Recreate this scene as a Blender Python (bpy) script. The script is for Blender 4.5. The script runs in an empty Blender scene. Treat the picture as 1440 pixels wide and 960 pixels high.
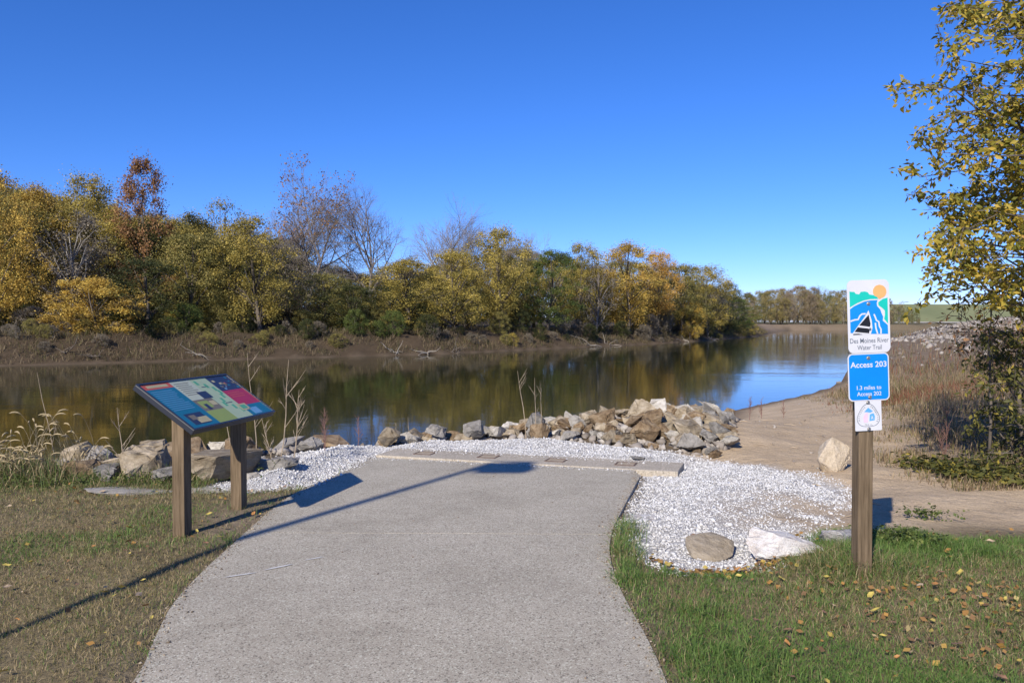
import bpy, bmesh, math, random
import numpy as np
from mathutils import Vector, Matrix, Euler

sc = bpy.context.scene
col = sc.collection
R = math.radians
rng = np.random.default_rng(7)
random.seed(7)

# ---------------------------------------------------------------- camera
FPX = 1162.0                       # focal length in pixels of a 1440 px wide frame
CAM_H = 1.6
cam_d = bpy.data.cameras.new('camera')
cam = bpy.data.objects.new('camera', cam_d); col.objects.link(cam)
cam_d.sensor_width = 22.3
cam_d.lens = FPX / 1440 * 22.3
cam_d.clip_start = 0.05
cam_d.clip_end = 6000
cam.location = (0, 0, CAM_H)
cam.rotation_euler = (R(90) - math.atan(28 / FPX), 0, 0)
sc.camera = cam

# ---------------------------------------------------------------- sky, sun, exposure
SUN_EL, SUN_AZ = 33.0, 25.5        # shadows fall 25.5 degrees right of straight ahead
world = bpy.data.worlds.new('World'); sc.world = world; world.use_nodes = True
wn = world.node_tree.nodes; wl = world.node_tree.links
bg = wn['Background']
sky = wn.new('ShaderNodeTexSky'); sky.sky_type = 'NISHITA'; sky.sun_disc = False
sky.sun_elevation = R(SUN_EL); sky.sun_rotation = R(180 + SUN_AZ)
sky.altitude = 250; sky.air_density = 0.8; sky.dust_density = 0.0; sky.ozone_density = 10.0
hs = wn.new('ShaderNodeHueSaturation'); hs.inputs['Saturation'].default_value = 1.1
wb = wn.new('ShaderNodeMix'); wb.data_type = 'RGBA'; wb.blend_type = 'MULTIPLY'; wb.inputs[0].default_value = 1; wb.inputs[7].default_value = (1.03, .855, 1.03, 1)   # white balance
wl.new(sky.outputs[0], hs.inputs['Color']); wl.new(hs.outputs[0], wb.inputs[6]); wl.new(wb.outputs[2], bg.inputs['Color'])
bg.inputs['Strength'].default_value = 0.145
to_sun = Vector((-math.sin(R(SUN_AZ)) * math.cos(R(SUN_EL)), -math.cos(R(SUN_AZ)) * math.cos(R(SUN_EL)), math.sin(R(SUN_EL))))
sun_d = bpy.data.lights.new('sun', 'SUN'); sun = bpy.data.objects.new('sun', sun_d); col.objects.link(sun)
sun_d.energy = 5.0; sun_d.angle = R(0.53); sun_d.color = (1.0, 0.93, 0.82)
sun.rotation_euler = (-to_sun).to_track_quat('-Z', 'Y').to_euler()
sun.location = (-10, -20, 30)
vs = sc.view_settings
vs.view_transform = 'Standard'; vs.look = 'None'; vs.gamma = 1.0; vs.exposure = 0.2; vs.use_curve_mapping = False
sc.cycles.max_bounces = 6; sc.cycles.transparent_max_bounces = 8
sc.cycles.use_denoising = True

# ---------------------------------------------------------------- helpers
def tag(o, label=None, cat=None, group=None, kind=None):
    if label: o['label'] = label
    if cat: o['category'] = cat
    if group: o['group'] = group
    if kind: o['kind'] = kind
    return o

def link(name, data, parent=None, loc=None, rot=None, scale=None):
    o = bpy.data.objects.new(name, data); col.objects.link(o)
    if parent is not None: o.parent = parent
    if loc is not None: o.location = loc
    if rot is not None: o.rotation_euler = rot
    if scale is not None: o.scale = scale
    return o

def empty(name, loc=(0, 0, 0), rz=0, scale=(1, 1, 1)):
    o = link(name, None, None, loc, (0, 0, rz), scale); o.empty_display_size = 0.2
    return o

def mesh_np(name, verts, faces, mat=None, smooth=False, attrs=None, face_attr=None):
    """verts (N,3); faces (M,k) with one k; attrs: name -> per-vertex rgb or float; face_attr: name -> per-face float"""
    verts = np.asarray(verts, np.float32); faces = np.asarray(faces, np.int32)
    me = bpy.data.meshes.new(name)
    M, k = faces.shape
    me.vertices.add(len(verts)); me.vertices.foreach_set('co', verts.ravel())
    me.loops.add(M * k); me.loops.foreach_set('vertex_index', faces.ravel())
    me.polygons.add(M)
    me.polygons.foreach_set('loop_start', np.arange(0, M * k, k, dtype=np.int32))
    me.polygons.foreach_set('loop_total', np.full(M, k, np.int32))
    if smooth: me.polygons.foreach_set('use_smooth', np.ones(M, bool))
    for nm, a in (attrs or {}).items():
        a = np.asarray(a, np.float32)
        if a.ndim == 2:
            at = me.attributes.new(nm, 'FLOAT_COLOR', 'POINT')
            at.data.foreach_set('color', np.c_[a, np.ones(len(a), np.float32)].astype(np.float32).ravel())
        else:
            at = me.attributes.new(nm, 'FLOAT', 'POINT'); at.data.foreach_set('value', a)
    for nm, a in (face_attr or {}).items():
        at = me.attributes.new(nm, 'FLOAT', 'FACE'); at.data.foreach_set('value', np.asarray(a, np.float32))
    me.update(calc_edges=True)
    if mat: me.materials.append(mat)
    return me

class MB:
    def __init__(s): s.v = []; s.f = []
    def add(s, vs_, fs):
        n = len(s.v); s.v += [tuple(p) for p in vs_]; s.f += [tuple(i + n for i in f) for f in fs]; return s
    def box(s, lo, hi, M=None):
        x0, y0, z0 = lo; x1, y1, z1 = hi
        p = [Vector(c) for c in ((x0,y0,z0),(x1,y0,z0),(x1,y1,z0),(x0,y1,z0),(x0,y0,z1),(x1,y0,z1),(x1,y1,z1),(x0,y1,z1))]
        if M is not None: p = [M @ q for q in p]
        return s.add(p, ((0,3,2,1),(4,5,6,7),(0,1,5,4),(1,2,6,5),(2,3,7,6),(3,0,4,7)))
    def tube(s, pts, rad, n=6, cap=True):
        pts = [Vector(p) for p in pts]; rings = []
        for i, p in enumerate(pts):
            d = (pts[min(i + 1, len(pts) - 1)] - pts[max(i - 1, 0)])
            d = d.normalized() if d.length > 1e-9 else Vector((0, 0, 1))
            a = d.orthogonal().normalized() if i == 0 else (prev - d * prev.dot(d)).normalized()
            prev = a; b = d.cross(a); r = rad[i] if hasattr(rad, '__len__') else rad
            rings.append([p + a * (r * math.cos(2 * math.pi * j / n)) + b * (r * math.sin(2 * math.pi * j / n)) for j in range(n)])
        vv = [q for rg in rings for q in rg]; ff = []
        for i in range(len(pts) - 1):
            for j in range(n):
                k = (j + 1) % n
                ff.append((i*n+j, i*n+k, (i+1)*n+k, (i+1)*n+j))
        if cap:
            ff.append(tuple(range(n))[::-1]); ff.append(tuple((len(pts)-1)*n + j for j in range(n)))
        return s.add(vv, ff)
    def prism(s, poly, z0, z1, M=None):
        n = len(poly)
        area = sum(poly[i][0]*poly[(i+1)%n][1]-poly[(i+1)%n][0]*poly[i][1] for i in range(n))
        if area < 0: poly = poly[::-1]
        p = [Vector((a, b, z0)) for a, b in poly] + [Vector((a, b, z1)) for a, b in poly]
        if M is not None: p = [M @ q for q in p]
        return s.add(p, [tuple(range(n))[::-1], tuple(range(n, 2*n))] + [(i, (i+1)%n, n+(i+1)%n, n+i) for i in range(n)])
    def mesh(s, name, mat=None, smooth=False, bevel=0):
        me = bpy.data.meshes.new(name); me.from_pydata(s.v, [], s.f)
        if bevel:
            bm = bmesh.new(); bm.from_mesh(me)
            bmesh.ops.bevel(bm, geom=list(bm.edges), offset=bevel, segments=2, affect='EDGES', profile=.6)
            bm.to_mesh(me); bm.free()
        if smooth:
            for q in me.polygons: q.use_smooth = True
        me.update()
        if mat: me.materials.append(mat)
        return me
    def obj(s, name, mat, parent=None, smooth=False, bevel=0, **k):
        return link(name, s.mesh(name, mat, smooth, bevel), parent, **k)

# numpy fields
_tab = np.random.default_rng(3).random((256, 256))
def vnoise(x, y, f=1.0, seed=0):
    a = .7+seed*1.37; ca, sa = math.cos(a), math.sin(a); x = np.asarray(x, float); y = np.asarray(y, float)
    x, y = (x*ca-y*sa)*f+seed*17.3, (x*sa+y*ca)*f+seed*31.7
    xi = np.floor(x).astype(int); yi = np.floor(y).astype(int)
    u = x - xi; v = y - yi; u = u*u*(3-2*u); v = v*v*(3-2*v)
    g = lambda a, b: _tab[a % 256, b % 256]
    return (g(xi,yi)*(1-u)+g(xi+1,yi)*u)*(1-v) + (g(xi,yi+1)*(1-u)+g(xi+1,yi+1)*u)*v
def fbm(x, y, f=1.0, seed=0, o=4):
    s = 0; a = .5
    for i in range(o): s = s + a*vnoise(x, y, f*2**i, seed+i); a *= .5
    return s/(1-.5**o)
def sstep(e0, e1, x):
    t = np.clip((np.asarray(x, float)-e0)/(e1-e0), 0, 1); return t*t*(3-2*t)
def inside(poly, x, y):
    x = np.asarray(x, float); y = np.asarray(y, float); c = np.zeros(np.broadcast(x, y).shape, bool); n = len(poly)
    for i in range(n):
        x0, y0 = poly[i]; x1, y1 = poly[(i+1) % n]
        if y0 == y1: continue
        c ^= ((y0 > y) != (y1 > y)) & (x < (x1-x0)*(y-y0)/(y1-y0)+x0)
    return c
def dline(pts, x, y, vals=None, closed=False):
    """distance to a polyline; vals given: also the value interpolated at the nearest point"""
    best = np.full(np.broadcast(x, y).shape, 1e18); val = np.zeros_like(best)
    n = len(pts)
    for i in range(n if closed else n-1):
        x0, y0 = pts[i]; x1, y1 = pts[(i+1) % n]; dx, dy = x1-x0, y1-y0
        t = np.clip(((x-x0)*dx+(y-y0)*dy)/(dx*dx+dy*dy), 0, 1)
        d = (x-x0-t*dx)**2+(y-y0-t*dy)**2; m = d < best
        best = np.where(m, d, best)
        if vals is not None: val = np.where(m, vals[i]+(vals[(i+1) % n]-vals[i])*t, val)
    return (np.sqrt(best), val) if vals is not None else np.sqrt(best)
def sdf(poly, x, y):          # positive inside
    d = dline(poly, x, y, closed=True); return np.where(inside(poly, x, y), d, -d)

# ---------------------------------------------------------------- materials
def new_mat(name):
    m = bpy.data.materials.new(name); m.use_nodes = True
    nt = m.node_tree; return m, nt, nt.nodes, nt.links, nt.nodes['Principled BSDF']
def nd(N, t, **k):
    n = N.new(t)
    for a, b in k.items():
        if a in n.inputs: n.inputs[a].default_value = b
        else: setattr(n, a, b)
    return n
def ramp(N, L, fac, stops):
    r = N.new('ShaderNodeValToRGB'); e = r.color_ramp.elements
    while len(e) < len(stops): e.new(.5)
    for q, (p, c) in zip(e, stops): q.position = p; q.color = (*c, 1)
    L.new(fac, r.inputs[0]); return r.outputs[0]
def bump(N, L, h, bsdf, strength=.5, dist=.02, prev=None):
    b = N.new('ShaderNodeBump'); b.inputs['Strength'].default_value = strength; b.inputs['Distance'].default_value = dist
    L.new(h, b.inputs['Height'])
    if prev: L.new(prev, b.inputs['Normal'])
    if bsdf: L.new(b.outputs[0], bsdf.inputs['Normal'])
    return b.outputs[0]
def mixc(N, L, f, a, b, mode='MIX'):
    m = N.new('ShaderNodeMix'); m.data_type = 'RGBA'; m.blend_type = mode
    for s, v in ((0, f), (6, a), (7, b)):
        if isinstance(v, (int, float)): m.inputs[s].default_value = v
        elif isinstance(v, tuple): m.inputs[s].default_value = (*v, 1)
        else: L.new(v, m.inputs[s])
    return m.outputs[2]
def noise(N, L, scale, detail=6, vec=None, rough=.55):
    n = N.new('ShaderNodeTexNoise'); n.inputs['Scale'].default_value = scale; n.inputs['Detail'].default_value = detail
    n.inputs['Roughness'].default_value = rough
    if vec is not None: L.new(vec, n.inputs['Vector'])
    return n.outputs['Fac']

def simple(name, c, rough=.6, var=.15, scale=20, metallic=0, spec=.5):
    m, nt, N, L, b = new_mat(name)
    tc = N.new('ShaderNodeTexCoord'); f = noise(N, L, scale, 5, tc.outputs['Object'])
    L.new(ramp(N, L, f, [(.3, tuple(x*(1-var) for x in c)), (.7, tuple(min(1, x*(1+var)) for x in c))]), b.inputs['Base Color'])
    b.inputs['Roughness'].default_value = rough; b.inputs['Metallic'].default_value = metallic
    b.inputs['Specular IOR Level'].default_value = spec
    return m

def rock_mat(name, c1, c2, c3):
    m, nt, N, L, b = new_mat(name)
    tc = N.new('ShaderNodeTexCoord'); oi = N.new('ShaderNodeObjectInfo')
    ad = nd(N, 'ShaderNodeVectorMath', operation='ADD'); L.new(tc.outputs['Object'], ad.inputs[0]); L.new(oi.outputs['Location'], ad.inputs[1])
    f = noise(N, L, 4, 8, ad.outputs[0], .65)
    base = ramp(N, L, f, [(.3, c1), (.5, c2), (.68, c3)])
    mp = N.new('ShaderNodeMapping'); mp.inputs['Scale'].default_value = (2, 2, 14); L.new(ad.outputs[0], mp.inputs[0])
    st = noise(N, L, 3, 5, mp.outputs[0])
    base = mixc(N, L, ramp(N, L, st, [(.45, (0,0,0)), (.66, (.32,.32,.32))]), base, tuple(x*.55 for x in c1))
    f2 = noise(N, L, 60, 4, ad.outputs[0], .7)
    base = mixc(N, L, .5, base, ramp(N, L, f2, [(.3, (.35,.33,.3)), (.7, (1,1,1))]), 'MULTIPLY')
    hv = nd(N, 'ShaderNodeHueSaturation'); L.new(base, hv.inputs['Color'])
    mr = nd(N, 'ShaderNodeMapRange'); mr.inputs['To Min'].default_value = .7; mr.inputs['To Max'].default_value = 1.2
    L.new(oi.outputs['Random'], mr.inputs[0]); L.new(mr.outputs[0], hv.inputs['Value'])
    L.new(hv.outputs[0], b.inputs['Base Color']); b.inputs['Roughness'].default_value = .9; b.inputs['Specular IOR Level'].default_value = .2
    n1 = bump(N, L, f, None, .7, .06); bump(N, L, f2, b, .5, .01, n1)
    return m

def leaf_mat(name, stops, trans=.35, attr='rnd', rough=.55, objvar=.12):
    m, nt, N, L, b = new_mat(name)
    at = N.new('ShaderNodeAttribute'); at.attribute_name = attr
    c = ramp(N, L, at.outputs['Fac'], stops)
    oi = N.new('ShaderNodeObjectInfo')
    hv = N.new('ShaderNodeHueSaturation'); L.new(c, hv.inputs['Color'])
    mr = N.new('ShaderNodeMapRange'); mr.inputs['To Min'].default_value = 1-objvar; mr.inputs['To Max'].default_value = 1+objvar
    L.new(oi.outputs['Random'], mr.inputs[0]); L.new(mr.outputs[0], hv.inputs['Value'])
    L.new(hv.outputs[0], b.inputs['Base Color']); b.inputs['Roughness'].default_value = rough; b.inputs['Specular IOR Level'].default_value = .25
    t = N.new('ShaderNodeBsdfTranslucent'); L.new(hv.outputs[0], t.inputs['Color'])
    mx = N.new('ShaderNodeMixShader'); mx.inputs[0].default_value = trans
    L.new(b.outputs[0], mx.inputs[1]); L.new(t.outputs[0], mx.inputs[2])
    L.new(mx.outputs[0], N['Material Output'].inputs['Surface'])
    return m

def blade_mat(name, trans=.3):      # colour per blade
    m, nt, N, L, b = new_mat(name)
    at = N.new('ShaderNodeAttribute'); at.attribute_name = 'Col'
    L.new(at.outputs['Color'], b.inputs['Base Color']); b.inputs['Roughness'].default_value = .6; b.inputs['Specular IOR Level'].default_value = .2
    t = N.new('ShaderNodeBsdfTranslucent'); L.new(at.outputs['Color'], t.inputs['Color'])
    mx = N.new('ShaderNodeMixShader'); mx.inputs[0].default_value = trans
    L.new(b.outputs[0], mx.inputs[1]); L.new(t.outputs[0], mx.inputs[2]); L.new(mx.outputs[0], N['Material Output'].inputs['Surface'])
    return m

def wood_mat(name, c1, c2):
    m, nt, N, L, b = new_mat(name)
    tc = N.new('ShaderNodeTexCoord'); mp = N.new('ShaderNodeMapping'); mp.inputs['Scale'].default_value = (30, 30, 1.6)
    L.new(tc.outputs['Object'], mp.inputs[0])
    f = noise(N, L, 2.2, 8, mp.outputs[0], .6); f2 = noise(N, L, 2.5, 4, tc.outputs['Object'])
    c = ramp(N, L, f, [(.32, c1), (.6, c2), (.75, tuple(x*1.25 for x in c2))])
    c = mixc(N, L, .6, c, ramp(N, L, f2, [(.3, (.6,.58,.55)), (.7, (1,1,1))]), 'MULTIPLY')
    L.new(c, b.inputs['Base Color']); b.inputs['Roughness'].default_value = .85; b.inputs['Specular IOR Level'].default_value = .2
    bump(N, L, f, b, .6, .004)
    return m

MAT = {}
MAT['bark'] = simple('bark', (.13, .105, .08), .9, .35, 6)
MAT['bark_pale'] = simple('bark_pale', (.30, .27, .23), .9, .3, 6)
MAT['twig'] = simple('twig', (.20, .17, .15), .9, .25, 6)
MAT['driftwood'] = simple('driftwood', (.29, .255, .21), .85, .3, 8)
MAT['straw'] = simple('straw', (.40, .31, .165), .8, .2, 12)
MAT['dead_stem'] = simple('dead_stem', (.36, .28, .19), .8, .25, 12)
MAT['red_stem'] = simple('red_stem', (.19, .10, .075), .8, .25, 12)
MAT['post'] = wood_mat('weathered_wood', (.10, .07, .04), (.215, .155, .095))
MAT['rock_tan'] = rock_mat('rock_tan', (.24, .18, .11), (.44, .36, .25), (.58, .49, .37))
MAT['rock_pale'] = rock_mat('rock_pale', (.38, .34, .28), (.60, .55, .47), (.70, .66, .58))
MAT['rock_brown'] = rock_mat('rock_brown', (.16, .10, .055), (.34, .24, .14), (.48, .37, .24))
MAT['stone_tan'] = rock_mat('stone_tan', (.46,.37,.25), (.58,.48,.35), (.66,.56,.43))
MAT['rock_grey'] = rock_mat('rock_grey', (.22, .20, .17), (.38, .35, .31), (.50, .47, .42))
MAT['white_stone'] = rock_mat('white_stone', (.50, .42, .36), (.74, .70, .66), (.80, .78, .75))
MAT['steel'] = simple('galvanised_steel', (.45, .43, .40), .4, .2, 60, .9)
MAT['rust'] = simple('rusty_steel', (.13, .08, .055), .8, .35, 40)

def ground_material():
    m, nt, N, L, b = new_mat('ground_soil')
    at = N.new('ShaderNodeAttribute'); at.attribute_name = 'Col'
    g = N.new('ShaderNodeNewGeometry')
    f1 = noise(N, L, 1.6, 8, g.outputs['Position'], .6); f2 = noise(N, L, 45, 6, g.outputs['Position'], .7)
    c = mixc(N, L, .8, at.outputs['Color'], ramp(N, L, f1, [(.3, (.7,.68,.66)), (.7, (1.0,1.0,1.0))]), 'MULTIPLY')
    c = mixc(N, L, .7, c, ramp(N, L, f2, [(.28, (.5,.47,.44)), (.55, (1,1,1))]), 'MULTIPLY')
    L.new(c, b.inputs['Base Color']); b.inputs['Roughness'].default_value = .95; b.inputs['Specular IOR Level'].default_value = .15
    f4 = noise(N, L, 7, 5, g.outputs['Position'], .6); n1 = bump(N, L, f1, None, .6, .12); n2_ = bump(N, L, f4, None, .55, .06, n1); bump(N, L, f2, b, .7, .02, n2_)
    return m
MAT['ground'] = ground_material()

def concrete(name, dark, mid, pale, fleck=220):
    m, nt, N, L, b = new_mat(name)
    g = N.new('ShaderNodeNewGeometry')
    v = N.new('ShaderNodeTexVoronoi'); v.inputs['Scale'].default_value = fleck; L.new(g.outputs['Position'], v.inputs['Vector'])
    sx = N.new('ShaderNodeSeparateColor'); L.new(v.outputs['Color'], sx.inputs[0])
    c = ramp(N, L, sx.outputs[0], [(0, dark), (.35, mid), (.78, tuple((p+q)/2 for p, q in zip(mid, pale))), (1, pale)])
    v2 = N.new('ShaderNodeTexVoronoi'); v2.inputs['Scale'].default_value = fleck*.38; L.new(g.outputs['Position'], v2.inputs['Vector'])
    s2 = N.new('ShaderNodeSeparateColor'); L.new(v2.outputs['Color'], s2.inputs[0])
    c = mixc(N, L, ramp(N, L, s2.outputs[1], [(.86, (0,0,0)), (.9, (.75,.75,.75))]), c, tuple(x*.55 for x in dark))
    c = mixc(N, L, ramp(N, L, s2.outputs[2], [(.88, (0,0,0)), (.93, (.7,.7,.7))]), c, tuple(min(.8, x*1.35) for x in pale))
    f = noise(N, L, 1.1, 7, g.outputs['Position'], .6)
    c = mixc(N, L, .85, c, ramp(N, L, f, [(.28, (.74,.73,.71)), (.5, (.92,.92,.91)), (.7, (1,1,1))]), 'MULTIPLY')
    f3 = noise(N, L, 7, 6, g.outputs['Position'], .7)
    c = mixc(N, L, .5, c, ramp(N, L, f3, [(.3, (.78,.77,.76)), (.6, (1,1,1))]), 'MULTIPLY')
    L.new(c, b.inputs['Base Color']); b.inputs['Roughness'].default_value = .85; b.inputs['Specular IOR Level'].default_value = .25
    bump(N, L, v.outputs['Distance'], b, .5, .004)
    return m
MAT['path'] = concrete('exposed_aggregate_concrete', (.30, .255, .19), (.47, .41, .315), (.64, .575, .46), 330)
MAT['slab'] = concrete('smooth_concrete', (.36, .31, .235), (.48, .415, .325), (.58, .51, .41), 300)

def gravel_mat():
    m, nt, N, L, b = new_mat('white_gravel')
    at = N.new('ShaderNodeAttribute'); at.attribute_name = 'rnd'
    L.new(ramp(N, L, at.outputs['Fac'], [(0, (.36,.33,.30)), (.12, (.50,.485,.465)), (.6, (.62,.61,.595)), (1, (.73,.72,.71))]), b.inputs['Base Color'])
    b.inputs['Roughness'].default_value = .9; b.inputs['Specular IOR Level'].default_value = .2
    return m
MAT['gravel'] = gravel_mat()

def water_mat():
    m, nt, N, L, b = new_mat('river_water')
    b.inputs['Base Color'].default_value = (.030, .033, .013, 1); b.inputs['Roughness'].default_value = .055
    b.inputs['IOR'].default_value = 1.33; b.inputs['Specular IOR Level'].default_value = .5
    g = N.new('ShaderNodeNewGeometry')
    mp = N.new('ShaderNodeMapping'); mp.inputs['Scale'].default_value = (1, 1.0, 1); L.new(g.outputs['Position'], mp.inputs[0])
    f1 = noise(N, L, 1.3, 3, mp.outputs[0], .5)
    f2 = noise(N, L, .05, 4, g.outputs['Position'], .6)      # patches of livelier and calmer water
    pw = ramp(N, L, f2, [(.40, (.22,.22,.22)), (.62, (1,1,1))])
    ml = nd(N, 'ShaderNodeMath', operation='MULTIPLY'); L.new(f1, ml.inputs[0]); L.new(pw, ml.inputs[1])
    m2 = N.new('ShaderNodeMapping'); m2.inputs['Scale'].default_value = (.3, 1.0, 1); m2.inputs['Rotation'].default_value = (0, 0, .12); L.new(g.outputs['Position'], m2.inputs[0])
    f3 = noise(N, L, 2.2, 3, m2.outputs[0], .5)
    m3 = N.new('ShaderNodeMapping'); m3.inputs['Scale'].default_value = (.025, .11, 1); L.new(g.outputs['Position'], m3.inputs[0])
    pw2 = ramp(N, L, noise(N, L, 1.0, 3, m3.outputs[0], .6), [(.54, (0,0,0)), (.66, (1,1,1))])    # wind streaks
    mk = nd(N, 'ShaderNodeMath', operation='MULTIPLY'); L.new(f3, mk.inputs[0]); L.new(pw2, mk.inputs[1])
    n1 = bump(N, L, mk.outputs[0], None, .35, .04)
    bump(N, L, ml.outputs[0], b, .24, .035, n1)
    return m
MAT['water'] = water_mat()

# foliage palettes (stops over the per-leaf random value)
PAL = dict(
    gold=[(0, (0.179,0.115,0.0384)), (.3, (0.422,0.282,0.064)), (.7, (0.691,0.474,0.096)), (.92, (0.8,0.614,0.154)), (1, (0.512,0.461,0.115))],
    olive_gold=[(0, (0.14,0.119,0.042)), (.4, (0.364,0.294,0.07)), (.75, (0.588,0.448,0.105)), (1, (0.77,0.588,0.154))],
    olive=[(0, (0.116,0.109,0.0435)), (.5, (0.275,0.246,0.0725)), (.85, (0.464,0.377,0.116)), (1, (0.609,0.45,0.145))],
    green=[(0, (0.0455,0.065,0.0195)), (.5, (0.13,0.169,0.0416)), (1, (0.273,0.299,0.078))],
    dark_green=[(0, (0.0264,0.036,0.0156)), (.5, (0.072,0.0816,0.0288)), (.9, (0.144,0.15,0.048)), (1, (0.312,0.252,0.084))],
    rust=[(0, (0.13,0.0715,0.039)), (.5, (0.351,0.182,0.078)), (.85, (0.494,0.286,0.117)), (1, (0.468,0.377,0.117))],
    orange_gold=[(0, (0.24,0.144,0.036)), (.5, (0.6,0.36,0.084)), (1, (0.8,0.528,0.144))],
    grey_brown=[(0, (0.132,0.108,0.078)), (.5, (0.264,0.222,0.162)), (1, (0.396,0.342,0.252))],
    far_olive=[(0, (.20,.17,.07)), (.5, (.38,.31,.12)), (1, (.55,.43,.17))],  # the far palettes are lightened: distance haze put into the leaf colour
    far_brown=[(0, (.19,.14,.085)), (.5, (.34,.265,.165)), (1, (.46,.37,.24))],
    far_green=[(0, (.11,.12,.05)), (.5, (.21,.21,.085)), (1, (.34,.32,.13))],
    birch=[(0, (.10,.11,.02)), (.35, (.27,.25,.04)), (.7, (.52,.38,.055)), (.9, (.62,.42,.07)), (1, (.42,.22,.06))],
    bush=[(0, (.04,.05,.015)), (.55, (.12,.12,.03)), (.8, (.30,.25,.05)), (1, (.52,.38,.06))])
LM = {k: leaf_mat('leaves_' + k, v) for k, v in PAL.items()}
MAT['blade'] = blade_mat('grass_blade')

# ---------------------------------------------------------------- terrain shape
WATER_Z = -2.0
NEAR = [(-90,-42),(-40,-12),(-16,7.5),(-9,12.4),(-4,14.0),(-1,15.6),(1.5,17.4),(3.6,19.8),(5,23),(8.4,32.7),(12.4,38),(18.2,45),(30,70),(50,110),(85,155),(150,205),(320,265),(900,330)]
NEARL = [5,4.5,4.2,3.8,3.6,3.6,4.2,6,9,17,21,24,14,12,15,20,20,20]
FAR = [(-230,-20),(-100,32),(-41,66),(-7,91),(25,135),(50,180),(64,209),(82,262),(112,335),(170,362),(280,385),(450,425),(900,460)]
RIVER = NEAR + FAR[::-1]
PATH = [(-1.2,-9),(-1.3,-2),(-1.45,1),(-1.56,2.6),(-1.67,3.62),(-1.78,4.07),(-1.91,4.64),(-1.985,5.3),(-2.02,5.83),(-2.08,6.74),(-2.11,7.63),(-2.05,8.4),(-1.85,9.6),(-1.72,10.48),
        (1.4,9.5),(1.39,8.93),(1.1,7.75),(.89,6.87),(.8,6.48),(.70,5.9),(.655,5.35),(.645,4.9),(.655,4.5),(.675,4.1),(.68,3.62),(.65,2.5),(.58,1),(.5,-2),(.4,-9)]
def smooth_poly(P_, lo, hi, n=4):
    out = []
    for i in range(len(P_)):
        out.append(P_[i])
        if lo <= i < hi:
            p0, p1, p2, p3 = P_[i-1], P_[i], P_[i+1], P_[i+2]
            for k in range(1, n):
                t = k/n; out.append(tuple(.5*(2*b+(c-a)*t+(2*a-5*b+4*c-d)*t*t+(3*b-a-3*c+d)*t**3) for a, b, c, d in zip(p0, p1, p2, p3)))
    return out
PATH = smooth_poly(smooth_poly(PATH, 16, 26), 2, 11)
GRAV_L = [(-3.1,8.35),(-2.6,8.2),(-2.15,8.35),(-1.97,8.7),(-1.93,9.2),(-1.78,10.1),(-1.72,10.9),(-1.0,11.9),(-2.2,11.9),(-2.8,10.9),(-3.0,9.6)]
GRAV_B = [(-1.8,10.9),(-.2,10.5),(2.0,9.8),(2.4,10.7),(1.6,11.25),(.5,11.9),(-1.2,12.1)]
GRAV_R = [(1.42,9.4),(1.42,8.93),(1.12,7.75),(.92,6.9),(.86,6.5),(.88,6.1),(.95,5.68),(1.12,5.38),(1.54,5.4),(2.1,5.95),(2.45,6.6),(3.2,7.7),(3.45,8.6),(3.1,9.9),(2.4,10.8),(1.9,9.95)]
BRUSH = [(4.4,8.9),(6.4,14.5),(10.6,25.6),(13.4,37),(18.5,44),(29,66),(48,105),(110,105),(70,20),(22,6.5),(10,7.4),(7,8.0),(5.2,8.3)]
PILE = [(-1.5,12.6),(0,12.5),(1.2,12.3),(2.1,12.5),(2.7,12.7)]
BERM = [(24,52),(31,60),(42,75),(60,98),(90,130)]

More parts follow.
